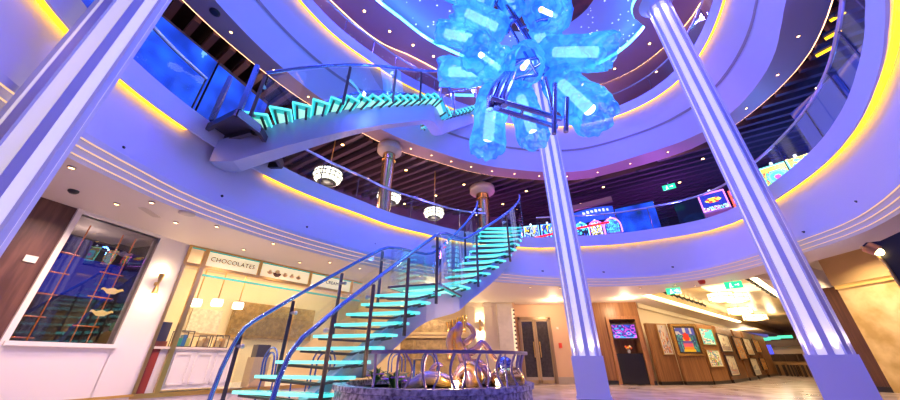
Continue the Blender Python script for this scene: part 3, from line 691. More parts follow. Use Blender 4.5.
c = wr(114, 327); mb = MB(); mb.lathe([(.05, -.012), (.075, 0), (.05, .012)], 18, c, True, Matrix.Rotation(PI / 2, 3, 'X')); o = build('glass_disc', mb, M('green_art_glass', (.1, .35, .12), .1), None, loc=tuple(c)); tag(o, 'green glass disc low in the display window near the pier', 'ornament')
p = onwall(30, 259, A1, B1); q = p - Vector((n1.x, n1.y, 0)) * .012
mb = MB(); mb.box((q.x, q.y, q.z), (.012, .11, .08), math.atan2(n1.y, n1.x)); o = build('switch_plate', mb, white_gloss, None, loc=tuple(q)); tag(o, 'white switch plate on the walnut wall', 'switch')
# wall lamp: hourglass of brass with light above and below
def sconce(p, nrm, lab, s=1.0, lit=6):
    c = Vector(p) + Vector((nrm[0], nrm[1], 0)) * .07 * s; t = thing('wall_lamp', lab, 'lamp', tuple(c))
    mb = MB(); mb.lathe([(.042 * s, -.16 * s), (.03 * s, -.08 * s), (.012 * s, 0), (.03 * s, .08 * s), (.042 * s, .16 * s)], 14, c); mb.bar(c, c - Vector((nrm[0], nrm[1], 0)) * .07 * s, .03, .05); build('hourglass_body', mb, brass, t)
    for z in (.165, -.165):
        mb = MB(); mb.lathe([(.0, -.004), (.036 * s, -.004), (.036 * s, .004), (0, .004)], 12, c + Vector((0, 0, z * s))); build('lamp_lens', mb, warm_lamp, t)
        L = bpy.data.lights.new('wall_lamp_glow', 'POINT'); L.energy = lit; L.color = (1, .72, .38); L.shadow_soft_size = .03
        lo = bpy.data.objects.new('wall_lamp_glow', L); COL.objects.link(lo); lo.parent = t; lo.location = (0, 0, z * s * 1.25)
p = onwall(155, 284, A1, B1); sconce(p, (-n1.x, -n1.y), 'brass hourglass wall lamp on the pale pier beside the chocolate shop', 1.0, 4)

# --- shop
W2A = Vector(B1); W2B = Vector((-1.51, 9.71)); d2 = (W2B - W2A).normalized(); n2 = Vector((-d2.y, d2.x))
def w2(s, off=0.0): v = W2A + d2 * s + n2 * off; return (v.x, v.y)
def s2(px, py): p = onwall(px, py, tuple(W2A), tuple(W2B)); return (Vector((p.x, p.y)) - W2A).dot(d2)
def q2(s0, s1_, o0, o1): return [w2(s0, o0), w2(s1_, o0), w2(s1_, o1), w2(s0, o1)]
S_END = 3.9
mb = MB(); mb.prism(q2(-.3, S_END + 1.6, 2.0, 2.1), 0, Z1); mb.prism(q2(-.35, -.25, 0, 2.1), 0, Z1); mb.prism(q2(S_END + 1.5, S_END + 1.6, 0, 2.1), 0, Z1); struct('wall_shop', mb, M('cream_shop_wall', (.86, .72, .48), .5))
mb = MB(); mb.prism(q2(-.3, S_END + 1.6, -.06, 2.1), 0, LV); mb.prism(quadp(-1.5, 2.1, -.06, .1), 0, LV); struct('floor_shop', mb, M('pale_stone_step', (.72, .66, .66), .3))
mb = MB(); mb.prism(q2(-.05, S_END, -.075, -.06), LV - .05, LV + .012); mb.prism(quadp(-1.5, 2.05, -.075, -.06), LV - .02, LV + .012); struct('baseboard_shop', mb, brass)
zs0, zs1 = 2.27, 2.55
t = thing('storefront', 'gold framed front of the chocolate shop with glass above the counter', 'shop front', (*w2(0), LV))
bnd = [s2(208, 250), s2(261, 263), s2(311, 272.5), s2(352, 280.5)]
for s in (bnd[0],):
    mb = MB(); mb.prism(q2(s - .035, s + .035, -.03, .05), LV, Z1); build('door_post', mb, brass, t)
for s in bnd[1:]:
    mb = MB(); mb.prism(q2(s - .03, s + .03, -.03, .05), zs0, Z1); build('sign_post', mb, brass, t)
mb = MB(); mb.prism(q2(0, S_END, -.035, .05), zs0 - .05, zs0); mb.prism(q2(0, S_END, -.035, .05), zs1, Z1); mb.prism(q2(0, .04, -.03, .05), LV, Z1); build('sign_rail', mb, brass, t)
mb = MB(); mb.prism(q2(.04, bnd[0], .0, .01), .9, zs0); build('glass_panel', mb, clear, t)
mb = MB(); mb.prism(q2(bnd[0] + .05, S_END, .0, .012), 1.15, 2.10); build('glass_panel', mb, clear, t)
teal_edge = M('painted_reflection_edge', (.08, .50, .48), .15, 0, (.05, .5, .46), .35)  # teal glow paints the blue reflected along the glass edge
mb = MB(); mb.prism(q2(bnd[0] + .05, S_END, -.01, .02), 2.085, 2.12); mb.prism(q2(0.05, S_END, -.025, -.01), zs1 - .02, zs1 + .005); build('glass_edge', mb, teal_edge, t)
sign_mat = M('lit_cream_sign', (.9, .8, .58), .4, 0, (1, .80, .46), .55)
dark_text = M('dark_brown_lettering', (.05, .025, .015), .5)
def lettering(name, text, size, mat_, parent, pos, rotz, spacing=1.0, tilt=0):
    cu = bpy.data.curves.new(name, 'FONT'); cu.body = text; cu.size = size; cu.align_x = 'CENTER'; cu.align_y = 'CENTER'; cu.extrude = .004; cu.space_character = spacing
    ob = bpy.data.objects.new(name, cu); COL.objects.link(ob); bpy.context.view_layer.update()
    me = bpy.data.meshes.new_from_object(ob.evaluated_get(bpy.context.evaluated_depsgraph_get())); bpy.data.objects.remove(ob)
    me.materials.clear(); me.materials.append(mat_)
    o = bpy.data.objects.new(name, me); COL.objects.link(o); o.parent = parent
    o.location = Vector(pos) - ORG[parent.name]; o.rotation_euler = (PI / 2, 0, rotz); ORG[o.name] = Vector(pos); return o
rz2 = math.atan2(d2.y, d2.x)
labs = ['lit cream sign panel lettered CHOCOLATES over the shop counter', 'lit cream sign panel with a row of round sweets and a chocolate cup', 'lit cream sign panel lettered CREAM behind the stair rail']
for i in range(3):
    g = thing('shop_sign', labs[i], 'sign', (*w2((bnd[i] + bnd[i + 1]) / 2), zs0), 'sign panels over the shop')
    mb = MB(); mb.prism(q2(bnd[i] + .03, bnd[i + 1] - .03, .0, .04), zs0, zs1); build('panel', mb, sign_mat, g)
    mid = (bnd[i] + bnd[i + 1]) / 2; zc = (zs0 + zs1) / 2
    if i == 0: lettering('lettering', 'CHOCOLATES', .115, dark_text, g, (*w2(mid, -.004), zc), rz2, 1.08)
    if i == 2: lettering('lettering', 'CREAM', .105, dark_text, g, (*w2(mid + .02, -.004), zc), rz2, 1.08)
    if i == 1:
        for j, (cl, r) in enumerate((((.95, .62, .35), .055), ((.16, .06, .03), .085), ((.9, .6, .3), .055), ((.95, .72, .42), .055), ((.85, .52, .25), .055))):
            mb = MB(); c = w2(bnd[1] + .22 + .155 * j + (.02 if j > 1 else 0), -.006); cz = zc - .02
            pl = []
            for k in range(21):
                a = PI + PI * k / 20; pl.append((c[0] + d2.x * r * math.cos(a), c[1] + d2.y * r * math.cos(a), cz + r * math.sin(a)))
            mb.plate(pl, (-n2.x * .008, -n2.y * .008, 0))
            build('sweet', mb, M('sweet_colour', cl, .4), g)
            mb = MB(); mb.sphere((c[0] - n2.x * .004, c[1] - n2.y * .004, cz + r * .25), (r * .55, r * .55, r * .5), 10, 6); build('sweet_top', mb, M('sweet_cream', (.95, .7, .4), .4), g)
# counter
se = s2(236, 350)
ctr = thing('shop_counter', 'white panelled shop counter with a stone top behind the brass post', 'counter', (*w2(.8, .3), LV))
mb = MB(); mb.prism(q2(bnd[0] + .02, se, .02, .55), LV + .04, .88); build('body', mb, white_gloss, ctr)
mb = MB(); mb.prism(q2(.05, se + .05, -.02, .6), .88, .915); build('worktop', mb, M('stone_top', (.7, .62, .58), .2), ctr)
n_p = 3; L = (se - bnd[0] - .05) / n_p
for i in range(n_p):
    a, b = bnd[0] + .07 + i * L, bnd[0] + .02 + (i + 1) * L
    mb = MB()
    for (s0, s1_, z0, z1) in ((a, b, .80, .83), (a, b, .36, .39), (a, a + .03, .36, .83), (b - .03, b, .36, .83)): mb.prism(q2(s0, s1_, .0, .03), z0, z1)
    build('panel_moulding', mb, white_gloss, ctr)
mb = MB(); mb.prism(q2(.05, bnd[0] * .52, .02, .5), LV, .88); build('maroon_end_panel', mb, M('maroon_panel', (.28, .04, .03), .4), ctr)
mb = MB(); mb.prism(q2(bnd[0] * .52, bnd[0] - .03, .04, .5), LV, .88); build('end_panel', mb, white_gloss, ctr)
def onctr(s, off, z): x, y = w2(s, off); return (x, y, z)
# things on the counter
dk = M('dark_case', (.06, .05, .06), .3)
c = onctr(.14, .3, .92); t = thing('till_screen', 'dark till screen on the counter beside the pier', 'screen', c)
mb = MB(); mb.prism(q2(.06, .24, .28, .31), 1.0, 1.30); build('screen', mb, M('till_glass', (.12, .12, .2), .15), t)
mb = MB(); mb.prism(q2(.05, .25, .22, .4), .915, 1.0); build('base', mb, M('till_base', (.3, .08, .05), .4), t)
for i, (s, w, h, lb, kind) in enumerate(((bnd[0] + .16, .24, .26, 'glass cake case with green and blue boxes, nearest the brass post', 0), (bnd[0] + .47, .22, .2, 'dark framed glass pastry case in the middle of the counter', 1), (bnd[0] + .74, .22, .22, 'dark framed glass pastry case at the stair end of the counter', 1))):
    t = thing('pastry_case', lb, 'display case', onctr(s, .3, .915), 'cases on the shop counter')
    mb = MB(); a, b = s - w / 2, s + w / 2
    for ss in (a, b - .012):
        for oo in (.14, .44): mb.prism(q2(ss, ss + .012, oo, oo + .012), .915, .915 + h)
    mb.prism(q2(a, b, .14, .152), .915 + h - .012, .915 + h); mb.prism(q2(a, b, .44, .452), .915 + h - .012, .915 + h); mb.prism(q2(a, b, .14, .45), .915, .93); build('case_frame', mb, dk, t)
    mb = MB(); mb.prism(q2(a, b, .135, .139), .93, .915 + h); build('case_glass', mb, clear, t)
    cols = [(.10, .55, .35), (.1, .3, .6), (.7, .7, .2)] if kind == 0 else [(.85, .6, .25), (.6, .35, .15)]
    for j, cc in enumerate(cols):
        mb = MB(); s_ = a + .05 + j * (w - .06) / len(cols); mb.prism(q2(s_, s_ + .055, .2, .36), .93, .93 + h * (.7 if j % 2 else .5)); build('boxed_sweet', mb, M('boxed_sweet', cc, .4), t)
# pendants
for i, (px, py) in enumerate(((195.5, 303), (217, 303), (238, 306))):
    p = onwall(px, py, tuple(W2A + n2 * .75), tuple(W2B + n2 * .75)); lb = ['nearest the brass post', 'in the middle of three', 'nearest the stairs'][i]
    t = thing('pendant_lamp', 'white drum pendant lamp over the shop counter, ' + lb, 'lamp', tuple(p), 'pendants over the shop counter')
    mb = MB(); mb.lathe([(.095, -.06), (.105, .0), (.095, .07)], 20, p); build('lamp_shade', mb, EM('drum_shade_glow', (1, .86, .62), 2.6), t)
    mb = MB(); mb.tube([p + Vector((0, 0, .07)), (p.x, p.y, 2.45)], .012, 6); mb.lathe([(.02, 2.40), (.06, 2.44), (.06, 2.46)], 12, (p.x, p.y, 0)); build('stem', mb, brass, t)
    Lg = bpy.data.lights.new('pendant_glow', 'POINT'); Lg.energy = 11; Lg.color = (1, .70, .36); Lg.shadow_soft_size = .05
    lo = bpy.data.objects.new('pendant_glow', Lg); COL.objects.link(lo); lo.parent = t; lo.location = (0, 0, -.12)
# back shelf and menu board in the shop
mb = MB(); mb.prism(q2(.9, 1.5, 1.92, 1.98), 1.25, 1.75); o = build('menu_board', mb, M('cream_menu', (.85, .76, .6), .5, var=.3, scale=14), None, loc=(*w2(1.2, 1.95), 1.25)); tag(o, 'pale printed menu board on the back wall of the shop', 'board')
mb = MB(); mb.prism(q2(1.7, 3.8, 1.85, 1.98), 1.2, 2.0); o = build('gold_back_panel', mb, M('gold_tile_panel', (.42, .27, .10), .3, .3, var=.4, scale=9), None, loc=(*w2(2.7, 1.9), 1.2)); tag(o, 'golden brown tiled panel at the back of the shop behind the stairs', 'panel')
t = thing('coffee_machine', 'small dark coffee machine on a stand beside the lower stair rail', 'machine', tuple(atz(262, 349, .9)[:2]) + (LV,))
p = onwall(262, 347, tuple(W2A + n2 * .1), tuple(W2B + n2 * .1)); 
t.location = (p.x, p.y, LV); ORG[t.name] = Vector((p.x, p.y, LV))
mb = MB(); mb.box((p.x, p.y, .88), (.24, .22, .22), rz2); build('body', mb, dk, t)
mb = MB(); mb.tube([(p.x + d2.x * .12, p.y + d2.y * .12, .8), (p.x + d2.x * .12, p.y + d2.y * .12, .97)], .05, 12); build('canister', mb, steel, t)
mb = MB(); mb.box((p.x, p.y, .52), (.3, .3, .5), rz2); build('stand', mb, M('tan_stand', (.5, .36, .22), .5), t)
# cream walls from the shop to the door recess
def wallseg(name, a, b, z0, z1, th_, mat_):
    d = (Vector(b) - Vector(a)).normalized(); n = Vector((-d.y, d.x)) * th_
    mb = MB(); mb.prism([a, b, (b[0] + n.x, b[1] + n.y), (a[0] + n.x, a[1] + n.y)], z0, z1); return struct(name, mb, mat_)
wallseg('wall_cream', (-3.6, 12.0), (.55, 12.0), 0, Z1, .15, M('gold_cream_wall', (.74, .56, .34), .5))
wallseg('wall_back', (.55, 11.9), (2.28, 11.9), 0, Z1, .4, cream_wall)
for x in (.75, 1.35):
    mb = MB(); mb.box((x, 11.86, 1.29), (.28, .10, 2.58)); mb.box((x, 11.85, .1), (.34, .14, .2)); mb.box((x, 11.85, 2.5), (.34, .14, .12)); o = struct('trim_6', mb, cream_wall)
mb = MB(); mb.box((1.95, 11.88, 1.29), (.5, .06, 2.5)); struct('trim_8', mb, M('pale_marble_panel', (.82, .76, .68), .25, var=.15, scale=4))
sconce((1.05, 11.9, 1.80), (0, -1), 'brass hourglass wall lamp on the cream wall behind the bronze sculpture', 1.3, 14)
# gold bar front with carved panel behind the planter
g = thing('gold_bar', 'carved gold bar with a moulded ledge seen under the stairs', 'bar', (-.9, 10.9, 0))
mb = MB(); mb.box((-.7, 10.9, .72), (2.5, .3, 1.36)); build('body', mb, M('carved_gold', (.62, .44, .20), .4, .2, var=.4, scale=5, bump=.5, bscale=9), g)
mb = MB(); mb.box((-.7, 10.85, 1.46), (2.6, .5, .07)); mb.box((-.7, 10.70, 1.38), (2.55, .12, .09)); build('ledge', mb, M('gold_ledge', (.75, .56, .30), .35, .2), g)
for i in range(3):
    mb = MB(); mb.box((-1.5 + .81 * i, 10.73, 1.0), (.74, .04, .54)); build('carved_panel', mb, M('carved_panel_gold', (.56, .40, .2), .35, .3, var=.5, scale=7, bump=.7, bscale=12), g)
mb = MB(); mb.box((-.65, 10.98, 1.68), (1.5, .12, .40)); build('upper_panel', mb, M('relief_gold', (.6, .44, .24), .4, .2, var=.5, scale=6, bump=.7, bscale=10), g)
for i in range(4):
    x = -.05 + .17 * i
    mb = MB(); mb.lathe([(.07, 1.497), (.04, 1.56), (.04, 1.66), (.075, 1.74), (.08, 1.80 + .07 * i)], 10, (x, 10.75, 0)); o = build('gold_urn', mb, gold, None, loc=(x, 10.75, 1.5))
    tag(o, 'small gold urn on the bar ledge, ' + ['furthest from', 'second furthest from', 'second nearest', 'nearest'][i] + ' the bronze sculpture', 'urn', 'gold urns on the bar')
# marquee bulbs beside the recess
t = thing('bulb_strip', 'upright strip of dark bulbs along the edge of the door recess', 'light strip', (2.25, 11.84, 0))
mb = MB(); mb.box((2.25, 11.87, 1.2), (.10, .03, 2.35)); build('strip_back', mb, EM('strip_glow', (1, .8, .5), .8), t)
for i in range(17):
    mb = MB(); mb.sphere((2.28, 11.83, .15 + .135 * i), .035, 8, 6); build('bulb', mb, M('dark_bulb', (.10, .06, .05), .25), t)
# recess with double door
wallseg('wall_recess', (2.30, 12.3), (5.2, 12.3), 0, Z1, .15, peach_wall)
mb = MB(); mb.box((2.29, 12.1, 1.29), (.06, .42, 2.58)); struct('wall_reveal', mb, peach_wall)
mb = MB(); mb.box((3.7, 12.27, .1), (3.0, .04, .2)); struct('baseboard_recess', mb, M('grey_stone_base', (.4, .34, .32), .3))
dr = thing('door_1', 'double door of dark glass in a brown frame inside the peach recess', 'door', (3.05, 12.25, 0)); dr['kind'] = 'structure'
mb = MB(); 
for x in (2.52, 3.62): mb.box((x, 12.25, 1.05), (.09, .09, 2.1))
mb.box((3.07, 12.25, 2.08), (1.2, .09, .09)); build('door_frame', mb, M('bronze_frame', (.30, .20, .12), .35, .5), dr)
for x in (2.80, 3.34):
    mb = MB()
    for dx in (-.23, .23): mb.box((x + dx, 12.26, 1.02), (.06, .05, 2.0))
    mb.box((x, 12.26, .06), (.5, .05, .1)); mb.box((x, 12.26, 2.0), (.5, .05, .06)); lf = build('door_leaf', mb, M('tan_leaf', (.42, .30, .18), .35), dr)
    mb = MB(); mb.box((x, 12.27, 1.02), (.42, .02, 1.9)); build('dark_pane', mb, M('dark_door_glass', (.06, .05, .045), .12, var=.4, scale=12), lf)
    mb = MB(); mb.tube([(x + (.16 if x < 3 else -.16), 12.2, .8), (x + (.16 if x < 3 else -.16), 12.2, 1.3)], .015, 8); build('door_handle', mb, brass, lf)
mb = MB(); mb.box((3.92, 12.28, 1.18), (.10, .05, .16)); o = build('fire_alarm', mb, M('alarm_red', (.7, .05, .03), .4), None, loc=(3.92, 12.28, 1.1)); tag(o, 'small red fire alarm box on the peach wall by the double door', 'alarm')
mb = MB(); mb.box((3.9, 12.28, 1.75), (.08, .04, .08)); o = build('wall_sensor', mb, white_gloss, None, loc=(3.9, 12.28, 1.7)); tag(o, 'small white sensor high on the peach wall above the alarm', 'sensor')

# ------------------------------------------------------------------ round planter with rail, sculpture, flowers
PC = Vector((-.20, 4.68)); PR = 1.22; PH = .47
t = thing('round_planter', 'round planter drum of speckled grey granite under the stairs', 'planter', (PC.x, PC.y, 0))
mb = MB(); mb.lathe([(PR, 0), (PR, PH - .06), (PR + .03, PH - .05), (PR + .03, PH), (PR - .12, PH), (PR - .12, PH - .08), (0, PH - .08)], 64, (PC.x, PC.y, 0), False); build('drum', mb, granite, t)
soil = M('gold_mosaic_bed', (.55, .42, .3), .4, var=.5, scale=14)
mb = MB(); mb.lathe([(0, PH - .07), (PR - .13, PH - .07)], 40, (PC.x, PC.y, 0)); build('bed', mb, soil, t)
rail = thing('planter_rail', 'low curved metal rail with bent posts on the granite planter', 'railing', (PC.x, PC.y, PH))
def pr(a, r, z): return (PC.x + r * math.cos(math.radians(a)), PC.y + r * math.sin(math.radians(a)), z)
rail_paint = M('lilac_metal_rail', (.34, .28, .46), .3, .7)
a0, a1 = -121, 8
mb = MB(); pts = [pr(a0 + (a1 - a0) * i / 40, PR - .05, PH + .325) for i in range(41)]
for i in range(40):
    mb.bar(pts[i], pts[i + 1], .075, .032)
build('top_rail', mb, rail_paint, rail)
for i in range(10):
    a = a0 + 1 + (a1 - a0 - 2) * i / 9
    for da in ((0,) if i in (0, 9) else (0, 3.5)):
        mb = MB(); P = [pr(a + da + 3.0 * math.sin(s * PI) * (1 if da else -.6), PR - .06 - .05 * math.sin(s * PI), PH + .31 * s) for s in [j / 8 for j in range(9)]]
        mb.tube(P, .010 if da else .014, 8); build('post', mb, rail_paint, rail)
bronze = M('iridescent_bronze', (.90, .50, .10), .22, .55, col2=(.30, .22, .7), scale=7, var=.5)
def skin(name, chains, mat_, parent, sub=2):
    vs = []; es = []; rs = []
    for ch_ in chains:
        b = len(vs)
        for j, (p, r) in enumerate(ch_):
            vs.append(p); rs.append(r)
            if j: es.append((b + j - 1, b + j))
    me = bpy.data.meshes.new(name); me.from_pydata([tuple(Vector(v) - ORG[parent.name]) for v in vs], es, []); ob = bpy.data.objects.new(name, me); COL.objects.link(ob)
    ob.modifiers.new('Skin', 'SKIN').use_smooth_shade = True
    for i, r in enumerate(rs): me.skin_vertices[0].data[i].radius = (r, r)
    # one root per chain
    k = 0
    for ch_ in chains: me.skin_vertices[0].data[k].use_root = True; k += len(ch_)
    s = ob.modifiers.new('Sub', 'SUBSURF'); s.levels = sub; s.render_levels = sub
    bpy.context.view_layer.update()
    m2 = bpy.data.meshes.new_from_object(ob.evaluated_get(bpy.context.evaluated_depsgraph_get())); bpy.data.objects.remove(ob)
    m2.materials.clear(); m2.materials.append(mat_); m2.polygons.foreach_set('use_smooth', [True] * len(m2.polygons))
    ob = bpy.data.objects.new(name, m2); COL.objects.link(ob); ob.parent = parent; ORG[ob.name] = ORG[parent.name]; return ob
sx, sy = .26, 4.15
sc_ = thing('sculpture', 'tall iridescent bronze sculpture of twisting sea forms in the planter', 'sculpture', (sx, sy, PH - .07))
def S(dx, dz, dy=0): return (sx + dx, sy + dy, PH - .05 + dz)
skin('twisting_body', [
    [(S(.02, .0), .11), (S(-.02, .12), .10), (S(-.05, .24), .095), (S(-.10, .34), .08), (S(-.14, .42), .07), (S(-.16, .50), .055), (S(-.17, .545), .04), (S(-.165, .60), .065), (S(-.15, .67), .06), (S(-.13, .73), .03)],
    [(S(-.17, .66), .035), (S(-.24, .60), .045), (S(-.27, .50), .05), (S(-.25, .40), .045), (S(-.28, .30), .03)],
    [(S(-.10, .47), .045), (S(-.02, .52), .04), (S(.04, .58), .035), (S(.0, .66), .03), (S(-.07, .70), .022)],
    [(S(-.05, .36), .05), (S(.06, .42), .045), (S(.13, .50), .042), (S(.20, .42), .036), (S(.25, .33), .03), (S(.33, .27), .024), (S(.38, .19), .016)],
    [(S(-.04, .25), .06), (S(.08, .27), .055), (S(.16, .20), .05), (S(.20, .10), .045), (S(.14, .04), .04)]], bronze, sc_)
skin('coiled_tail', [[(S(.04, .05, -.08), .09), (S(.06, .18, -.12), .085), (S(-.05, .27, -.13), .075), (S(-.16, .20, -.12), .06), (S(-.2, .10, -.1), .05), (S(-.12, .04, -.13), .04)],
                     [(S(-.02, .22), .05), (S(-.2, .12), .06), (S(-.3, .05), .05)]], bronze, sc_)
t = thing('gold_shell', 'rounded gold shell form at the doorward side of the planter', 'sculpture', S(.42, 0)); mb = MB(); mb.sphere(S(.40, .09), (.20, .16, .16), 18, 10); build('shell_base', mb, gold, t); mb = MB(); mb.sphere(S(.38, .25), (.10, .09, .09), 14, 8); build('blue_orb', mb, M('blue_orb', (.25, .3, .8), .1, .9), t)
t = thing('fish_sculpture', 'low gold and blue reclining fish sculpture in the middle of the planter', 'sculpture', S(-.52, 0))
skin('fish_body', [[(S(-.82, .03), .035), (S(-.70, .05), .06), (S(-.52, .13), .085), (S(-.36, .10), .09), (S(-.22, .06), .06)]], M('gold_blue_metal', (.92, .58, .14), .22, .55, col2=(.3, .35, .85), scale=5, var=.4), t)
skin('fin', [[(S(-.5, .17), .03), (S(-.42, .26), .035), (S(-.34, .24), .02)]], bronze, t, 1)
leaf_m = M('green_leaf', (.07, .22, .05), .4); petal_m = M('violet_petal', (.50, .25, .75), .45)
for (px, py, lb) in ((406, 378, 'violet orchids with green leaves beside the first rail post'), (343, 373, 'small green plant with pink flowers at the foot of the stairs')):
    b = atz(px, py + 4, PH - .06) if px > 380 else Vector((-1.02, 4.95, PH - .06))
    if px > 380: b = Vector((-.62, 4.05, PH - .06))
    t = thing('potted_flowers', lb, 'plant', tuple(b)); mb = MB()
    for k in range(14):
        a = 2 * PI * k / 14; l = .14 + .05 * (k % 3); q = b + Vector((l * math.cos(a), l * math.sin(a), .10 + .04 * (k % 4))); n_ = Vector((-math.sin(a), math.cos(a), 0)) * .03; m_ = (b + q) / 2 + Vector((0, 0, .06))
        mb.add([b, m_ - n_, q, m_ + n_, b + Vector((0, 0, .004)), m_ - n_ + Vector((0, 0, .004)), q + Vector((0, 0, .004)), m_ + n_ + Vector((0, 0, .004))], [(0, 1, 2, 3), (7, 6, 5, 4), (0, 4, 5, 1), (1, 5, 6, 2), (2, 6, 7, 3), (3, 7, 4, 0)])
    build('leaves', mb, leaf_m, t)
    for k in range(7):
        a = 2.4 * k; p = b + Vector((.10 * math.cos(a), .10 * math.sin(a), .10 + .02 * (k % 3))); mb = MB()
        for j in range(5): mb.sphere(p + Vector((.022 * math.cos(j * 1.257), .022 * math.sin(j * 1.257), 0)), (.02, .02, .012), 7, 5)
        build('flower', mb, petal_m, t)
# bistro chairs with blue metal frames
chair_blue = M('blue_chair_metal', (.10, .18, .62), .25, .6); seat_m = M('tan_seat', (.45, .32, .2), .6)
def chair(x, y, rz, lb):
    t = thing('bistro_chair', lb, 'chair', (x, y, 0), 'bistro chairs by the stairs', 0)
    def L(dx, dy, z): c, s = math.cos(rz), math.sin(rz); return (x + dx * c - dy * s, y + dx * s + dy * c, z)
    for dx in (-.17, .17):
        for dy in (-.17, .17):
            mb = MB(); mb.tube([L(dx * 1.15, dy * 1.15, 0), L(dx, dy, .44)], .015, 8); build('leg', mb, chair_blue, t)
    mb = MB(); mb.prism([L(.2 * math.cos(k * PI / 10), .2 * math.sin(k * PI / 10), 0)[:2] for k in range(20)], .43, .47); build('seat', mb, seat_m, t)
    for r, h in ((.2, .92), (.12, .84)):
        mb = MB(); P = [L(-r, .18, .44)] + [L(-r * math.cos(PI * k / 10), .20, .68 + (h - .68) * math.sin(PI * k / 10)) for k in range(11)] + [L(r, .18, .44)]; mb.tube(P, .016, 8); build('back_hoop', mb, chair_blue, t)
    return t
chair(-3.05, 6.35, 2.6, 'blue metal bistro chair nearest the shop counter'); chair(-2.45, 6.75, -2.6, 'blue metal bistro chair behind the lowest glass treads')
chair(-1.2, 8.2, .3, 'blue metal bistro chair behind the planter, furthest from the sculpture'); chair(-.55, 8.3, -.3, 'blue metal bistro chair behind the planter, nearest the sculpture'); 
t = thing('bistro_table', 'small round bistro table between the blue chairs behind the planter', 'table', (-.9, 8.9, 0))
mb = MB(); mb.lathe([(0, .72), (.3, .72), (.3, .75), (0, .75)], 24, (-.9, 8.9, 0)); build('tabletop', mb, seat_m, t); mb = MB(); mb.lathe([(.2, 0), (.2, .02), (.03, .06), (.03, .72)], 16, (-.9, 8.9, 0)); build('pedestal', mb, chair_blue, t)
# ------------------------------------------------------------------ lower deck, right: screen niche and picture gallery
TA, TB = (4.98, 11.95), (6.66, 11.72)
dT = (Vector(TB) - Vector(TA)).normalized(); nT = Vector((-dT.y, dT.x)); rzT = math.atan2(dT.y, dT.x)
def tq(s0, s1_, o0, o1): return [tuple(Vector(TA) + dT * s + nT * o) for s, o in ((s0, o0), (s1_, o0), (s1_, o1), (s0, o1))]
def sT(px, py): p = onwall(px, py, TA, TB); return (Vector((p.x, p.y)) - Vector(TA)).dot(dT)
n0, n1_ = sT(611, 330), sT(637, 330)
mb = MB(); mb.prism(tq(-.05, n0, 0, .5), 0, Z1); mb.prism(tq(n1_, 1.70, 0, .5), 0, Z1); mb.prism(tq(n0, n1_, 0, .5), 2.0, Z1); mb.prism(tq(n0, n1_, .45, .5), 0, 2.0); struct('wall_screen_niche', mb, oak)
mb = MB(); mb.prism(tq(-.05, n0 - .08, -.02, .0), 0, .12); mb.prism(tq(n1_ + .08, 1.72, -.02, 0), 0, .12); struct('baseboard_niche', mb, M('black_base', (.02, .018, .02), .3))
nf = thing('niche_frame', 'raised wooden frame round the tall niche with the screen', 'frame', (*tq(n0, n1_, 0, 0)[0], 0))
mb = MB(); mb.prism(tq(n0 - .11, n0, -.04, .02), 0, 2.1); mb.prism(tq(n1_, n1_ + .11, -.04, .02), 0, 2.1); mb.prism(tq(n0, n1_, -.04, .02), 2.0, 2.1); build('frame_boards', mb, wood('frame_wood', (.42, .2, .085), (.27, .12, .05), (9, 9, .4)), nf)
mb = MB(); mb.prism(tq(n0, n1_, .02, .05), 0.02, .92); build('dark_lower_door', mb, M('black_gloss_door', (.02, .017, .016), .12), nf)
def canvas(mb_name, P0, ux, uz, w, h, fn, mat_, parent, nx=22, nz=26):   # picture surface painted cell by cell
    mb = MB(); cols = []
    P0 = Vector(P0); ux = Vector(ux); uz = Vector(uz)
    for i in range(nx):
        for j in range(nz):
            a = P0 + ux * (w * i / nx) + uz * (h * j / nz); b = P0 + ux * (w * (i + 1) / nx) + uz * (h * j / nz)
            c = P0 + ux * (w * (i + 1) / nx) + uz * (h * (j + 1) / nz); d = P0 + ux * (w * i / nx) + uz * (h * (j + 1) / nz)
            mb.add([a, b, c, d], [(0, 1, 2, 3)]); cols.append(fn((i + .5) / nx, (j + .5) / nz))
    return build(mb_name, mb, mat_, parent, colors=cols)
def nz_(x, y, s, sc=4.0): return noise.noise(Vector((x * sc + s * 13.7, y * sc, s * 3.1)))
screen_m = vcol('screen_image', .2, 1.6); art_m = vcol('artwork_paint', .45)
def f_slot(pal, s):
    def fn(u_, v):
        a = nz_(u_, v, s, 5); k = int((a + 1) * 3.7 + v * 2) % len(pal); return pal[k]
    return fn
p = onwall(622, 333, TA, TB); c = Vector(TA) + dT * ((n0 + n1_) / 2) + nT * .06
tv = thing('wall_screen', 'flat screen with a blue and pink picture hung high in the wooden niche', 'screen', (c.x, c.y, 1.72))
w_ = n1_ - n0 - .04; mb = MB(); mb.prism(tq(n0 + .02, n1_ - .02, .02, .06), 1.36, 1.86); build('bezel', mb, dk, tv)
o0_ = tq(n0 + .05, 0, .018, 0)[0]
canvas('picture', (*o0_, 1.40), (dT.x, dT.y, 0), (0, 0, 1), w_ - .06, .42, f_slot([(.01, .02, .25), (.02, .05, .5), (.7, .1, .7), (.05, .3, .8), (.02, .02, .2), (.4, .05, .5)], 3), screen_m, tv)
fv = thing('flower_vase', 'small vase of red and orange flowers on the dark niche cabinet', 'vase', (*tq((n0 + n1_) / 2, 0, .2, 0)[0], .95))
b = Vector((*tq((n0 + n1_) / 2 + .02, 0, .04, 0)[0], .92)); mb = MB(); mb.lathe([(.03, 0), (.06, .06), (.03, .12)], 12, b); build('vase', mb, M('grey_vase', (.4, .4, .42), .3), fv)
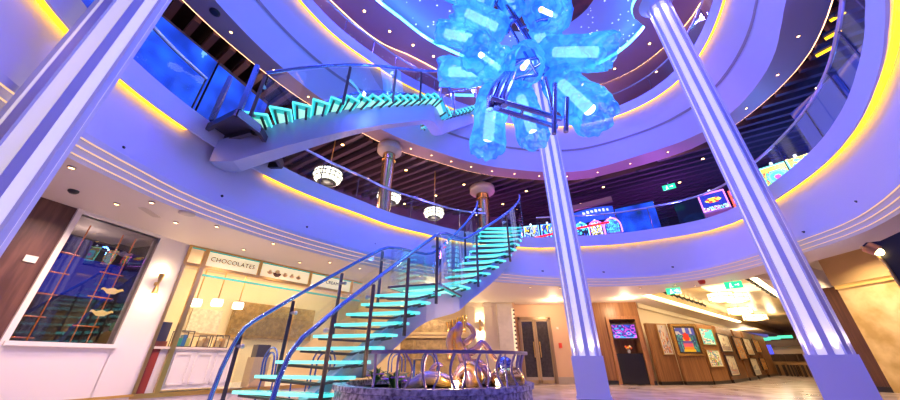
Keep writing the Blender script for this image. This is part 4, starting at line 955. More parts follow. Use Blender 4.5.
for k in range(6):
    a = k * 1.05; mb = MB(); mb.sphere(b + Vector((.08 * math.cos(a), -.02 + .03 * math.sin(a), .17 + .03 * (k % 2))), (.045, .04, .04), 8, 6); build('flower', mb, M('flower_colour', [(.8, .12, .03), (.85, .35, .05), (.75, .6, .4)][k % 3], .5), fv)
# gallery wall behind the display panels
G0 = Vector((6.72, 11.95)); dG = Vector((.751, .660))
wallseg('wall_gallery', tuple(G0), tuple(G0 + dG * 30), 0, 2.62, .15, M('ivory_gallery_wall', (.66, .52, .34), .5))
mb = MB(); mb.bar(p3(G0 - Vector((dG.y, -dG.x)) * -.06, 2.5), p3(G0 + dG * 14 - Vector((dG.y, -dG.x)) * -.06, 2.5), .1, .16); struct('trim_7', mb, M('gallery_cornice', (.85, .74, .52), .4))
FL_ = [((6.80, 11.66), (7.62, 11.86)), ((7.66, 11.74), (8.60, 11.84)), ((8.72, 11.95), (9.72, 12.52)), ((9.9, 12.62), (11.7, 14.15)), ((11.9, 14.3), (13.1, 15.35)), ((13.3, 15.5), (15.0, 17.0)), ((15.3, 17.2), (17.2, 18.8))]
nth = ['first', 'second', 'third', 'fourth', 'fifth', 'sixth', 'seventh']
what = ['with one narrow upright picture', 'with the big gold framed sunset picture', 'with two small bright pictures', 'with two pale dark-framed pictures', 'with one orange dark-framed picture', 'with two narrow pale pictures', 'with two small orange pictures']
for i, (a, b) in enumerate(FL_):
    t = thing('display_panel', 'wooden gallery display panel ' + what[i] + ', %s from the screen niche' % nth[i], 'display panel', (*a, 0), 'gallery display panels')
    d = (Vector(b) - Vector(a)).normalized(); n = Vector((-d.y, d.x)); e = .12
    mb = MB(); mb.prism([a, b, tuple(Vector(b) + n * e), tuple(Vector(a) + n * e)], .10, 1.86); build('board', mb, oak, t)
    mb = MB(); mb.prism([tuple(Vector(a) - n * .01), tuple(Vector(b) - n * .01), tuple(Vector(b) + n * e), tuple(Vector(a) + n * e)], 0, .10); build('plinth', mb, M('black_plinth', (.02, .015, .015), .3), t)
def art_sunset(u_, v):
    r = math.hypot(u_ - .5, (v - .62) * 1.0)
    if r < .17: return (.85, .05, .02)
    if abs(u_ - .5) < .12 + .25 * (1 - v) * .7 and v < .62: return [(.95, .7, .05), (.95, .4, .03), (.8, .15, .3), (.15, .1, .6)][int(v * 9) % 4]
    if v > .72: return (.08, .12, .75) if nz_(u_, v, 1, 6) > -.1 else (.7, .75, .9)
    return [(.05, .35, .3), (.05, .15, .5), (.1, .5, .6), (.03, .08, .3)][int((nz_(u_, v, 2, 6) + 1) * 4) % 4]
def art_blobs(pal, s, bg, thr=.05):
    def fn(u_, v):
        if not (.08 < u_ < .92 and .07 < v < .93): return bg
        q = nz_(u_, v, s, 4.5)
        return bg if q < thr and v > .3 else pal[int((q + 1) * 5 + v * 3) % len(pal)]
    return fn
IV = (.85, .78, .62)
PIC = [  # flat, mid-left, mid-right, mid-top, mid-bottom (photo points), frame, artwork, label
 (0, (658.5, 338), (669, 339), (659, 321), (668.5, 355), .02, 'pale', art_blobs([(.2, .25, .35), (.75, .3, .1), (.8, .75, .7)], 4, IV, .1), 'narrow upright picture of sails in a slim gold frame on the first display panel'),
 (1, (673, 339), (699.5, 341), (682, 323.5), (691, 356), .075, 'big', art_sunset, 'large picture of a red sun over water in a heavy gold and black frame'),
 (2, (699.5, 336), (713, 337), (704, 328.5), (708, 345), .02, 'gold', art_blobs([(.05, .6, .7), (.1, .2, .6), (.9, .9, .85), (.8, .3, .3)], 6, (.1, .7, .75), -.1), 'turquoise and white picture in a thin frame, upper of two on the third panel'),
 (2, (707, 358), (720, 358), (711, 349.5), (716, 367), .02, 'gold', art_blobs([(.1, .3, .65), (.85, .25, .1), (.1, .45, .15), (.9, .85, .6)], 8, (.8, .8, .7), -.2), 'small multicoloured picture in a thin gold frame, lower of two on the third display panel'),
 (3, (718.5, 342.5), (729, 343), (720.5, 334), (727, 352), .03, 'dark', art_blobs([(.6, .4, .25), (.35, .3, .3)], 9, IV, .25), 'pale picture in a dark frame, upper of two on the fourth display panel'),
 (3, (727, 365), (736, 365.5), (729, 355), (734, 376), .03, 'dark', art_blobs([(.5, .5, .55), (.6, .3, .2)], 11, IV, .2), 'tall pale picture in a dark frame, lower of two on the fourth display panel'),
 (4, (735, 348), (743, 348.5), (735.5, 337), (742.5, 359.5), .03, 'dark', art_blobs([(.85, .35, .05), (.25, .3, .4), (.8, .6, .3)], 12, (.6, .3, .1), -.1), 'orange and grey picture in a dark frame alone on the fifth display panel'),
 (5, (744, 346), (751, 346.5), (745, 338.5), (750, 355), .02, 'dark', art_blobs([(.7, .5, .3)], 14, IV, .3), 'narrow pale picture, upper of two on the sixth display panel'),
 (5, (751, 366), (758, 366.5), (752, 358), (757, 375.5), .02, 'dark', art_blobs([(.5, .5, .5)], 15, IV, .3), 'narrow pale picture, lower of two on the sixth display panel'),
 (6, (753.5, 346), (759, 346), (754.5, 340), (758, 352.5), .02, 'dark', art_blobs([(.9, .5, .1), (.7, .15, .05), (.9, .8, .5)], 17, (.85, .5, .1), -.2), 'small bright orange picture, upper of two on the last display panel'),
 (6, (760.5, 364), (765.5, 364), (761, 358), (765, 370), .02, 'dark', art_blobs([(.9, .5, .1), (.4, .2, .1)], 18, (.75, .4, .15), -.1), 'small brown and orange picture, lower of two on the last display panel')]
frames = {'pale': M('slim_gold_frame', (.6, .36, .12), .3, .6), 'big': M('heavy_gold_frame', (.55, .36, .14), .25, .8), 'gold': M('thin_gold_frame', (.65, .40, .12), .3, .6), 'dark': M('dark_picture_frame', (.05, .03, .025), .3)}
for fi, l, r, tp_, bt, fw, kind, fn, lb in PIC:
    a, b = FL_[fi]; d = (Vector(b) - Vector(a)).normalized(); n = Vector((-d.y, d.x)); d3 = Vector((d.x, d.y, 0)); n3 = Vector((n.x, n.y, 0))
    L, R, T_, B_ = (onwall(*q, a, b) for q in (l, r, tp_, bt))
    w = (R - L).dot(d3); zt, zb = T_.z, B_.z; c = (L + R) / 2; h = min(zt, 1.84) - zb; base = Vector((c.x, c.y, zb)) - d3 * (w / 2) - n3 * .03
    t = thing('framed_picture', lb, 'picture', tuple(base + d3 * w / 2), 'gallery pictures')
    f3 = lambda s, z, o: tuple(base + d3 * s + Vector((0, 0, z)) - n3 * o)
    mb = MB()
    for (s0, s1__, z0, z1) in ((0, w, 0, fw), (0, w, h - fw, h), (0, fw, fw, h - fw), (w - fw, w, fw, h - fw)):
        mb.plate([f3(s0, z0, .02), f3(s1__, z0, .02), f3(s1__, z1, .02), f3(s0, z1, .02)], tuple(n3 * .05))
    build('frame', mb, frames[kind], t)
    if kind == 'big':
        mb = MB(); g = fw
        for (s0, s1__, z0, z1) in ((g, w - g, g, g + .05), (g, w - g, h - g - .05, h - g), (g, g + .05, g, h - g), (w - g - .05, w - g, g, h - g)):
            mb.plate([f3(s0, z0, .005), f3(s1__, z0, .005), f3(s1__, z1, .005), f3(s0, z1, .005)], tuple(n3 * .03))
        build('inner_frame', mb, frames['dark'], t); fw += .05
    canvas('canvas', f3(fw, fw, .002), d3, (0, 0, 1), w - 2 * fw, h - 2 * fw, fn, art_m, t, 20, 20)
# crystal lamps under the gallery ceiling
crys = EM('crystal_glow', (1, .80, .48), 3.0); ceiling_glow_m = EM('painted_ceiling_reflection', (1, .74, .4), 1.3)
def crystal(c, r, h, lb):
    t = thing('crystal_lamp', lb, 'chandelier', tuple(c), 'crystal lamps in the gallery'); fr = MB()
    mb = MB(); mb.lathe([(r * .7, 0), (r, .04), (r, h), (r * .9, h + .02)], 12, c, False); build('crystal_drum', mb, crys, t)
    for z in (.0, h * .5, h): fr.tube([(c.x + r * 1.01 * math.cos(k * PI / 8), c.y + r * 1.01 * math.sin(k * PI / 8), c.z + z) for k in range(16)], .012, 6, True)
    for k in range(8): fr.tube([(c.x + r * 1.01 * math.cos(k * PI / 4), c.y + r * 1.01 * math.sin(k * PI / 4), c.z), (c.x + r * 1.01 * math.cos(k * PI / 4), c.y + r * 1.01 * math.sin(k * PI / 4), c.z + h)], .01, 5)
    fr.tube([(c.x, c.y, c.z + h), (c.x, c.y, ZC)], .03, 6); build('brass_frame', fr, brass, t)
    Lg = bpy.data.lights.new('crystal_glow', 'POINT'); Lg.energy = 40; Lg.color = (1, .78, .45); Lg.shadow_soft_size = .2
    lo = bpy.data.objects.new('crystal_glow', Lg); COL.objects.link(lo); lo.parent = t; lo.location = (0, 0, -.2)
for px, py, z, r, h, lb in ((722, 301, 2.58, .36, .26, 'lit crystal drum lamp nearest the atrium, hanging beside the picture wall'), (737, 302, 2.58, .36, .26, 'lit crystal drum lamp beside the first one, towards the right-hand border'), (741, 314, 2.60, .45, .26, 'lit crystal drum lamp in the middle of the gallery ceiling'), (756, 320, 2.62, .5, .26, 'lit crystal drum lamp deepest in the gallery')):
    crystal(atz(px, py, z), r, h, lb)
for px, py, lb in ((722, 288, 'flat glowing panel standing in for a ceiling reflection, nearer the picture wall'), (745, 288, 'flat glowing panel standing in for a ceiling reflection, further from the picture wall')):
    c = atz(px, py, ZC - .04); mb = MB(); 
    mb.box((c.x, c.y, c.z), (1.5, .8, .05), math.atan2(u.y, u.x)); o = build('painted_ceiling_glow', mb, ceiling_glow_m, None, loc=tuple(c)); tag(o, lb, 'lamp', 'painted ceiling reflections in the gallery')  # glowing panels stand in for reflections on the gold-leaf ceiling
exit_green = EM('exit_green', (.02, .75, .28), 1.3, (.02, .5, .2)); exit_white = EM('exit_white', (.9, 1, .95), 2.0)
def exit_sign(c, w, lb, grp='green exit signs', rz=None):
    rz = math.atan2(-c.x, c.y) if rz is None else rz; t = thing('exit_sign', lb, 'sign', tuple(c), grp); ca, sa_ = math.cos(rz), math.sin(rz)
    mb = MB(); mb.box(c, (w, .03, w * .48), rz); build('panel', mb, exit_green, t)
    mb = MB()
    def q(dx, dz, sx_, sz): mb.box((c.x + dx * ca + .018 * sa_, c.y + dx * sa_ - .018 * ca, c.z + dz), (sx_, .006, sz), rz)
    q(-.15 * w, .10 * w, .08 * w, .08 * w); q(-.17 * w, -.02 * w, .10 * w, .16 * w); q(-.22 * w, -.14 * w, .05 * w, .12 * w); q(-.10 * w, -.12 * w, .10 * w, .05 * w); q(.18 * w, 0, .22 * w, .05 * w); q(.27 * w, 0, .06 * w, .14 * w)
    build('pictogram', mb, exit_white, t)
    mb = MB(); mb.tube([(c.x, c.y, c.z + w * .22), (c.x, c.y, c.z + w * .45)], .01, 6); build('hanger', mb, steel, t)
exit_sign(atz(673.5, 291, 2.44), .34, 'green exit sign under the ceiling nearer the screen niche'); exit_sign(atz(733.5, 285, 2.44), .36, 'green exit sign under the ceiling in front of the crystal lamps')
c = atz(702, 282.5, 2.53); mb = MB(); mb.lathe([(.06, -.04), (.08, .0), (.08, .05)], 14, c); o = build('ceiling_alarm', mb, M('alarm_beacon_red', (.5, .03, .02), .4), None, loc=tuple(c)); tag(o, 'red alarm beacon on the ceiling between the two exit signs', 'alarm')
blk = M('black_track_metal', (.015, .015, .018), .4)
proto = None
tl = [C0 + u * (1.2 + .55 * i) + nR * .35 for i in range(9)] + [C1 + u * (1.6 + .8 * i) - nR * .35 for i in range(6)]
for i, q in enumerate(tl):
    if proto is None:
        t = thing('track_spotlight', 'small black track spotlight along the border of the gallery ceiling', 'spotlight', (q.x, q.y, ZC), 'gallery track spotlights')
        mb = MB(); mb.tube([(q.x, q.y, ZC), (q.x, q.y, ZC - .10)], .012, 6); build('stem', mb, blk, t)
        mb = MB(); mb.tube([(q.x - .05, q.y + .06, ZC - .08), (q.x + .05, q.y - .06, ZC - .22)], .04, 10); build('can', mb, blk, t); proto = t
    else: dup(proto, (q.x, q.y, ZC))
# far end: bar with lit green signs
E0 = C0 + u * 29.5 - nR * 1; E1 = C1 + u * 29.5 + nR * 6
wallseg('wall_far_bar', tuple(E0), tuple(E1), 0, 2.95, -.2, M('brown_bar_wall', (.22, .13, .07), .5))
for px, w, lb in ((754, .45, 'green lit sign over the far bar, nearest the display panels'), (765, .4, 'green lit sign over the far bar, second from the display panels'), (774, .45, 'green lit sign over the far bar, third from the display panels'), (785, .55, 'green lit sign over the far bar, nearest the wooden pier')):
    c = atd(px, 340.5 - (px - 754) * .12, 29); mb = MB(); mb.box(c, (w * 1.2, .05, .16), math.atan2(-c.x, c.y)); o = build('bar_sign', mb, EM('bar_sign_green', (.05, .8, .45), 1.2), None, loc=tuple(c)); tag(o, lb, 'sign', 'green signs over the far bar')
c0, c1 = atd(757, 345, 29), atd(800, 342.5, 29); mb = MB(); mb.bar(c0, c1, .25, .35); o = build('bar_canopy', mb, M('bar_canopy_brown', (.12, .06, .04), .4), None, loc=tuple(c0)); tag(o, 'dark canopy over the far bar below the green signs', 'canopy')
c = atd(766, 350.5, 28); mb = MB(); mb.box(c, (.6, .05, .6), math.atan2(-c.x, c.y)); o = build('bar_screen', mb, EM('bar_screen_blue', (.06, .08, .9), 1.1), None, loc=tuple(c)); tag(o, 'small blue lit screen at the far bar', 'screen')
c = atd(784, 351, 29.5); mb = MB(); mb.box((c.x, c.y, 1.1), (1.9, .1, 1.2), math.atan2(-c.x, c.y)); o = build('tan_wall_board', mb, M('pale_lit_panel', (.75, .58, .4), .4), None, loc=(c.x, c.y, .5)); tag(o, 'pale tan panel on the wall of the far bar', 'panel')
a, b = atd(768, 362, 27), atd(812, 362, 25); mb = MB(); mb.bar((a.x, a.y, .46), (b.x, b.y, .46), .5, .92); o = build('bar_counter', mb, M('bar_counter_wood', (.34, .2, .1), .35), None, loc=(a.x, a.y, 0)); tag(o, 'long wooden bar counter at the far end of the gallery', 'counter')
stool_m = M('dark_stool', (.07, .045, .04), .45); sp = None
for i in range(6):
    q = a.lerp(b, .20 + .14 * i); dd = Vector((-q.x, -q.y)).normalized(); x, y = q.x + dd.x * (1.0 + .5 * (i % 2)), q.y + dd.y * (1.0 + .5 * (i % 2))
    lb = 'dark bar chair at the far counter, ' + ['nearest the display panels', 'second from the display panels', 'third from the display panels', 'fourth from the display panels', 'fifth from the display panels', 'nearest the wooden pier'][i]
    if sp is None:
        t = thing('bar_chair', lb, 'chair', (x, y, 0), 'chairs at the far bar')
        mb = MB(); mb.box((x, y, .55), (.38, .38, .08)); build('seat', mb, M('tan_chair_seat', (.4, .25, .13), .5), t); mb = MB(); mb.box((x, y + .17, .82), (.38, .05, .34)); build('backrest', mb, stool_m, t)
        for dx in (-.19, .19):
            for dy in (-.19, .19):
                mb = MB(); mb.tube([(x + dx, y + dy, 0), (x + dx, y + dy, .5)], .022, 6); build('leg', mb, stool_m, t)
        sp = t
    else: dup(sp, (x, y, 0), .3 * (i % 3) - .3, lb)
# wooden pier and onyx wall
pa, pb = Vector(azpt(45.45, 14.5)), Vector(azpt(50.4, 14.25))
wallseg('wall_pier_wood', tuple(pa), tuple(pb), .12, 2.58, .5, dark_oak)
wallseg('baseboard_pier', tuple(pa - Vector((.012, .012))), tuple(pb - Vector((.012, .012))), 0, .12, .5, M('pier_black_base', (.02, .016, .016), .3))
wallseg('wall_corridor_right', tuple(pa + Vector((.1, .1))), tuple(pa + u * 24), 0, 2.62, -.2, dark_oak)
qa, qb = pb, Vector((11.3, 3.5))
wallseg('wall_onyx', tuple(qa), tuple(qb), 0, 2.50, .2, marble_onyx)
wallseg('trim_onyx', tuple(qa - Vector((.05, 0))), tuple(qb - Vector((.05, 0))), 2.50, 2.60, .2, M('gold_cornice', (.75, .52, .18), .3, .4, (1, .6, .15), .25))
wallseg('wall_upper_panel', tuple(qa - Vector((.1, 0))), tuple(qb - Vector((.1, 0))), 2.60, 3.4, .2, M('tan_leather_panel', (.58, .40, .20), .45, var=.15, scale=1))
# dark curved hood with brass edge
D = 7.3
pl = [atd(861, 247, D), atd(866, 242.5, D), atd(880, 241, D), atd(893, 235, D), atd(912, 226, D), atd(930, 260, D), atd(930, 330, D), atd(897, 281, D), atd(886, 264, D), atd(874, 252, D)]
t = thing('curved_hood', 'black curved hood with a brass edge jutting in beside the onyx wall', 'hood', tuple(pl[0]))
away = Vector((pl[0].x, pl[0].y, 0)).normalized()
mb = MB(); mb.plate(pl, tuple(away * .35)); build('hood', mb, M('black_hood', (.02, .018, .022), .35), t)
mb = MB(); mb.tube([q - away * .01 for q in (pl[6], pl[7], pl[8], pl[9], pl[0])], .018, 8); build('brass_edge', mb, brass, t)
mb = MB(); mb.tube([atd(866, 246.5, D - .06), atd(878, 251, D - .06)], .075, 14); build('copper_lamp', mb, M('copper_lamp', (.55, .28, .12), .3, .9), t)
mb = MB(); mb.sphere(atd(879, 252, D - .08), .05, 10, 8); build('lamp_bulb', mb, warm_lamp, t)
# ------------------------------------------------------------------ things on the middle deck
gold_col = M('gold_column_metal', (.70, .44, .20), .22, .9)
for px, py, lb in ((390, 147, 'round gold column with a white ring capital behind the balustrade, left of the lower stair'), (482, 188, 'round gold column with a white ring capital behind the top of the lower stair')):
    c = atz(px, py, 6.72); t = thing('gold_column', lb, 'column', (c.x, c.y, 4.0), 'gold columns'); r = .19 if px < 400 else .24
    mb = MB(); mb.tube([(c.x, c.y, 4.0), (c.x, c.y, 6.5)], r, 24); mb.tube([(c.x, c.y, 6.18), (c.x, c.y, 6.24)], r * 1.12, 24); build('shaft', mb, gold_col, t)
    mb = MB(); mb.lathe([(r * 1.1, 6.42), (r * 1.9, 6.50), (r * 2.0, 6.52), (r * 2.0, 6.72), (r * 1.2, 6.74), (r * 1.2, 6.86)], 28, (c.x, c.y, 0)); build('capital', mb, M('cream_capital', (.72, .55, .42), .4), t)
facet = EM('chandelier_facet', (1, .90, .62), 3.2); band = M('dark_band', (.06, .05, .06), .4)
for px, py, d, r, lb in ((328, 176, 8.4, .40, 'large faceted drum chandelier under the upper stair'), (389, 197, 9.1, .38, 'faceted drum chandelier behind the gold column'), (434, 213, 9.6, .34, 'faceted drum chandelier left of the top of the lower stair')):
    c = atd(px, py, d); t = thing('drum_chandelier', lb, 'chandelier', tuple(c), 'drum chandeliers on the middle deck')
    rows = [(r * .62, -r * .55), (r * .9, -r * .28), (r, 0), (r * .94, r * .28)]
    for (r0, z0), (r1, z1) in zip(rows[:-1], rows[1:]):
        mb = MB(); n = 18
        for k in range(n):
            a0_, a1_ = 2 * PI * (k + .10) / n, 2 * PI * (k + .90) / n
            mb.add([(c.x + r0 * math.cos(a0_), c.y + r0 * math.sin(a0_), c.z + z0 + .01), (c.x + r0 * math.cos(a1_), c.y + r0 * math.sin(a1_), c.z + z0 + .01), (c.x + r1 * math.cos(a1_), c.y + r1 * math.sin(a1_), c.z + z1 - .01), (c.x + r1 * math.cos(a0_), c.y + r1 * math.sin(a0_), c.z + z1 - .01)], [(0, 1, 2, 3)])
        build('facet_tier', mb, facet, t)
    mb = MB(); 
    for rr, z in rows: mb.tube([(c.x + rr * math.cos(k * PI / 12), c.y + rr * math.sin(k * PI / 12), c.z + z) for k in range(24)], .016, 6, True)
    mb.lathe([(0, -r * .57), (r * .6, -r * .55), (r * .6, -r * .53), (0, -r * .53)], 18, c); build('metal_band', mb, band, t)
    mb = MB(); mb.tube([(c.x, c.y, c.z), (c.x, c.y, 6.78)], .018, 6); build('stem', mb, brass, t)
    Lg = bpy.data.lights.new('chandelier_glow', 'POINT'); Lg.energy = 30; Lg.color = (1, .82, .55); Lg.shadow_soft_size = .3
    lo = bpy.data.objects.new('chandelier_glow', Lg); COL.objects.link(lo); lo.parent = t; lo.location = (0, 0, -r * .8)
# blue picture screens on the left side
mural_m = vcol('blue_mural_image', .3, 1.5)
def f_mural(s):
    def fn(a, v):
        q = nz_(a, v, s, 3.2) + .5 * nz_(a, v, s + 5, 8); k = (q + 1) / 2
        if q > .80: return (.12, .35, .85)
        return (.0 + .01 * k, .02 + .10 * k * k, .16 + .75 * k)
    return fn
mA, mB_ = Vector((-4.45, 5.75, 0)), Vector((-5.75, 2.2, 0))
for i, (a, b) in enumerate(((0, .325), (.335, .66), (.67, 1.0))):
    p, q = mA.lerp(mB_, a), mA.lerp(mB_, b); w = (q - p).length; ux = (q - p).normalized(); n = Vector((-ux.y, ux.x, 0))
    if n.dot(Vector((CX, CY, 0)) - p) > 0: n = -n
    lb = ['wide glowing blue mural screen behind the balustrade, nearest the upper stair', 'wide glowing blue mural screen behind the balustrade, middle of three', 'wide glowing blue mural screen behind the balustrade, nearest the column'][i]
    t = thing('mural_screen', lb, 'screen', (p.x, p.y, 4.0), 'blue mural screens'); mb = MB(); mb.plate([p + Vector((0, 0, 4.0)), q + Vector((0, 0, 4.0)), q + Vector((0, 0, 6.34)), p + Vector((0, 0, 6.34))], tuple(n * .1)); build('casing', mb, M('mural_casing', (.12, .07, .05), .4), t)
    canvas('picture', p - n * .01 + Vector((0, 0, 4.75 if i == 0 else 4.5)), ux, (0, 0, 1), w, 1.5 if i == 0 else 1.78, f_mural(i + 20), mural_m, t, 40, 34)
# slot machines
cab = M('slot_cabinet', (.03, .03, .06), .3, .3)
slot_m = vcol('slot_screen', .2, 2.2)
def slot(x, y, w, ztop, neon, pal, lb, seed, arch=False, grp='slot machines', img=None):
    rz = math.atan2(-x, y) if True else 0
    t = thing('slot_machine', lb, 'slot machine', (x, y, 4.0), grp)
    ca, sa_ = math.cos(rz), math.sin(rz); R3 = Vector((ca, sa_, 0)); N3 = Vector((sa_, -ca, 0))     # right, towards the camera
    c = Vector((x, y, 4.0)); f = lambda a, o, z: tuple(c + R3 * a + N3 * o + Vector((0, 0, z - 4.0)))
    h = ztop - 4.0
    mb = MB(); mb.hexa([f(-w / 2, .25, 4), f(w / 2, .25, 4), f(w / 2, -.3, 4), f(-w / 2, -.3, 4), f(-w / 2, .02, ztop), f(w / 2, .02, ztop), f(w / 2, -.3, ztop), f(-w / 2, -.3, ztop)]); build('cabinet', mb, cab, t)
    mb = MB(); mb.hexa([f(-w / 2, .5, 4.28), f(w / 2, .5, 4.28), f(w / 2, .1, 4.28), f(-w / 2, .1, 4.28), f(-w / 2, .5, 4.33), f(w / 2, .5, 4.33), f(w / 2, .1, 4.40), f(-w / 2, .1, 4.40)]); build('button_deck', mb, M('button_deck', (.3, .3, .4), .3, .3, neon, .25), t)
    z0 = 4.42; H = ztop - z0 - .04; lean = (.25 - .02) / h
    P0 = Vector(f(-w / 2 + .04, .25 - lean * (z0 - 4) + .012, z0)); P1 = Vector(f(-w / 2 + .04, .25 - lean * (ztop - .04 - 4) + .012, ztop - .04))
    canvas('screen', P0, R3, (P1 - P0).normalized(), w - .08, (P1 - P0).length, img or f_slot(pal, seed), slot_m, t, 26, 26)
    if arch: pts = [P0 + R3 * (w - .08) * .5 + R3 * (w / 2 + .02) * math.cos(PI - PI * k / 12) + (P1 - P0) * (.45 + .65 * math.sin(PI * k / 12)) for k in range(13)]; pts = [P0 - R3 * .06] + pts + [P0 + R3 * (w - .02)]
    else: pts = [P0 - R3 * .02, P1 - R3 * .02, P1 + R3 * (w - .06), P0 + R3 * (w - .06), P0 - R3 * .02]
    mb = MB(); mb.tube([q + N3 * .02 for q in pts], .022, 6); build('neon_frame', mb, EM('neon_tube', neon, 3.0), t)
    mb = MB(); mb.lathe([(.03, 0), (.03, .09), (0, .10)], 10, f(0, -.05, ztop)); build('beacon', mb, EM('beacon_lamp', (.8, .9, 1), 2.5), t)
    return t
R_, Y_, G_, B2, P_, C_, W_, K_ = (.8, .04, .02), (.95, .7, .05), (.1, .7, .2), (.03, .08, .7), (.8, .1, .7), (.1, .7, .8), (.9, .9, .9), (.01, .01, .03)
def img_emblem(a, v):
    if abs(a - .5) < .34 - abs(v - .6) * 1.2 and abs(v - .6) < .13: return Y_ if nz_(a, v, 3, 9) < .2 else R_
    if v < .28: return [(.6, .7, .9), (.1, .5, .6), (.7, .2, .6), K_][int((nz_(a, v, 8, 9) + 1) * 4) % 4]
    return (.01, .02, .28)
def img_round(a, v):
    r = math.hypot(a - .5, (v - .45) * 1.2)
    if r < .12: return P_
    if r < .40: return [C_, (.3, .8, .9), (.1, .4, .8)][int(r * 14) % 3]
    return Y_ if v > .75 else [R_, Y_, G_][int((nz_(a, v, 5, 7) + 1) * 4) % 3]
for px, py, d, w, zt, neon, pal, lb, s in (
    (719, 214, 11.0, .62, 5.05, (.9, .2, .9), [B2, B2, Y_, Y_, B2, K_], 'slot machine with a violet neon border and a yellow emblem on blue', 31),
    (745, 205, 11.4, .45, 5.1, (1, .08, .05), [R_, Y_, R_, K_, P_, G_], 'slot machine with a red neon border half hidden by the ribbed column', 32),
    (760, 192, 10.9, .40, 5.08, (.9, .5, .1), [G_, Y_, P_, R_, C_, W_], 'narrow multicoloured slot machine just past the ribbed column', 33),
    (780, 180, 10.4, .55, 5.06, (.2, .9, .7), [C_, W_, P_, R_, B2, C_, Y_], 'wide slot machine with a turquoise and pink round picture', 34),
    (801, 166, 10.4, .45, 5.06, (.9, .8, .1), [Y_, R_, G_, Y_, C_], 'slot machine with a yellow picture, furthest along from the ribbed column', 35)):
    p = atd(px, py, d); slot(p.x, p.y, w, zt, neon, pal, lb, s, img={31: img_emblem, 34: img_round}.get(s))
for px, w, pal, lb, s, neon in ((583, .40, [K_, C_, B2, K_], 'small arched slot machine with teal neon beside the ribbed column', 36, (.1, .8, .9)), (598, .42, [K_, W_, B2, Y_], 'small arched slot machine with violet neon, middle of three', 37, (.7, .15, .9)), (615, .46, [B2, C_, B2, (.05, .3, .9)], 'small arched slot machine with a blue screen and violet neon, third from the column', 38, (.6, .2, 1)),
                                (549, .5, [B2, K_, Y_, C_], 'slot machine with a blue and yellow screen between stair top and ribbed column', 39, (.1, .3, .9)), (532, .55, [(.3, .4, .6), K_, Y_, B2], 'slot machine with a pale screen beside the stair top rail', 40, (.2, .5, .9))):
    p = atd(px, 236, 11.2); slot(p.x, p.y, w, 4.98 if px > 560 else 5.15, neon, pal, lb, s, px > 560, 'arched slot machines')
a, b = atd(530, 239, 10.5), atd(609, 222, 10.6); mb = MB(); mb.tube([a, a.lerp(b, .5) + Vector((0, 0, .02)), b], .035, 8); o = build('neon_tube', mb, EM('red_neon', (1, .012, .006), 2.2), None, loc=tuple(a)); tag(o, 'long red neon tube above the arched slot machines', 'neon light')
pts = [atd(574 + 4 * i, 219.5 - .75 * i - 2.0 * math.sin(PI * i / 10), 12.0 + .3 * math.sin(PI * i / 10)) for i in range(11)]
t = thing('overhead_sign', 'curved blue sign with white marks above the arched slot machines', 'sign', tuple(pts[0]))
mb = MB(); mb.strip([tuple(q - Vector((0, 0, .25))) for q in pts], [tuple(q + Vector((0, 0, .25))) for q in pts]); mb.strip([tuple(q - Vector((0, -.08, .25))) for q in pts], [tuple(q + Vector((0, .08, .25))) for q in pts], True, True); build('panel', mb, EM('blue_sign_face', (.02, .10, .7), .8), t)
sw_ = EM('sign_white', (.7, .8, 1), 1.2)
for i in range(2, 9): q = (pts[i] + pts[i + 1]) / 2 - Vector((0, .03, -.10)); mb = MB(); mb.box(q, (.10, .02, .08 + .03 * (i % 2)), .2); build('white_mark', mb, sw_, t)

p, q = atd(622, 237, 12.2), atd(663, 232, 12.2); ux = Vector((q.x - p.x, q.y - p.y, 0)); w = ux.length; ux.normalize(); n = Vector((-ux.y, ux.x, 0))
t = thing('mural_screen', 'large blue picture screen with figures on the casino side of the middle deck', 'screen', (p.x, p.y, 4.0)); mb = MB(); mb.plate([(p.x, p.y, 4.0), (q.x, q.y, 4.0), (q.x, q.y, 5.75), (p.x, p.y, 5.75)], tuple(n * .1)); build('casing', mb, cab, t)
canvas('picture', Vector((p.x, p.y, 4.1)) - n * .01, ux, (0, 0, 1), w, 1.6, f_mural(41), mural_m, t, 24, 30)
p, q = atd(681, 226, 12.0), atd(706, 218, 12.0); ux = Vector((q.x - p.x, q.y - p.y, 0)); n = Vector((-ux.y, ux.x, 0)).normalized()
mb = MB(); mb.plate([(p.x, p.y, 4.0), (q.x, q.y, 4.0), (q.x, q.y, 5.45), (p.x, p.y, 5.45)], tuple(n * .1)); o = build('dark_screen', mb, M('dark_gloss_screen', (.012, .014, .04), .15), None, loc=(p.x, p.y, 4.0)); tag(o, 'dark blank panel between the blue picture screen and the violet slot machine', 'screen')
tan_beam = M('tan_beam', (.40, .26, .24), .4)
t = thing('portal', 'tan portal with a sloping beam and one post behind the arched slot machines', 'portal', tuple(atd(618, 238, 12.4)))
a, b = atd(555, 213, 12.6), atd(612, 199, 12.4); mb = MB(); mb.bar(a, b, .15, .20); build('beam', mb, tan_beam, t)
c = atd(618, 236, 12.4); mb = MB(); mb.box((c.x, c.y, 4.8), (.30, .2, 1.65), .3); build('post', mb, tan_beam, t)
exit_sign(atd(669, 187, 11.0), .34, 'green exit sign under the slatted ceiling of the middle deck', 'green exit signs')
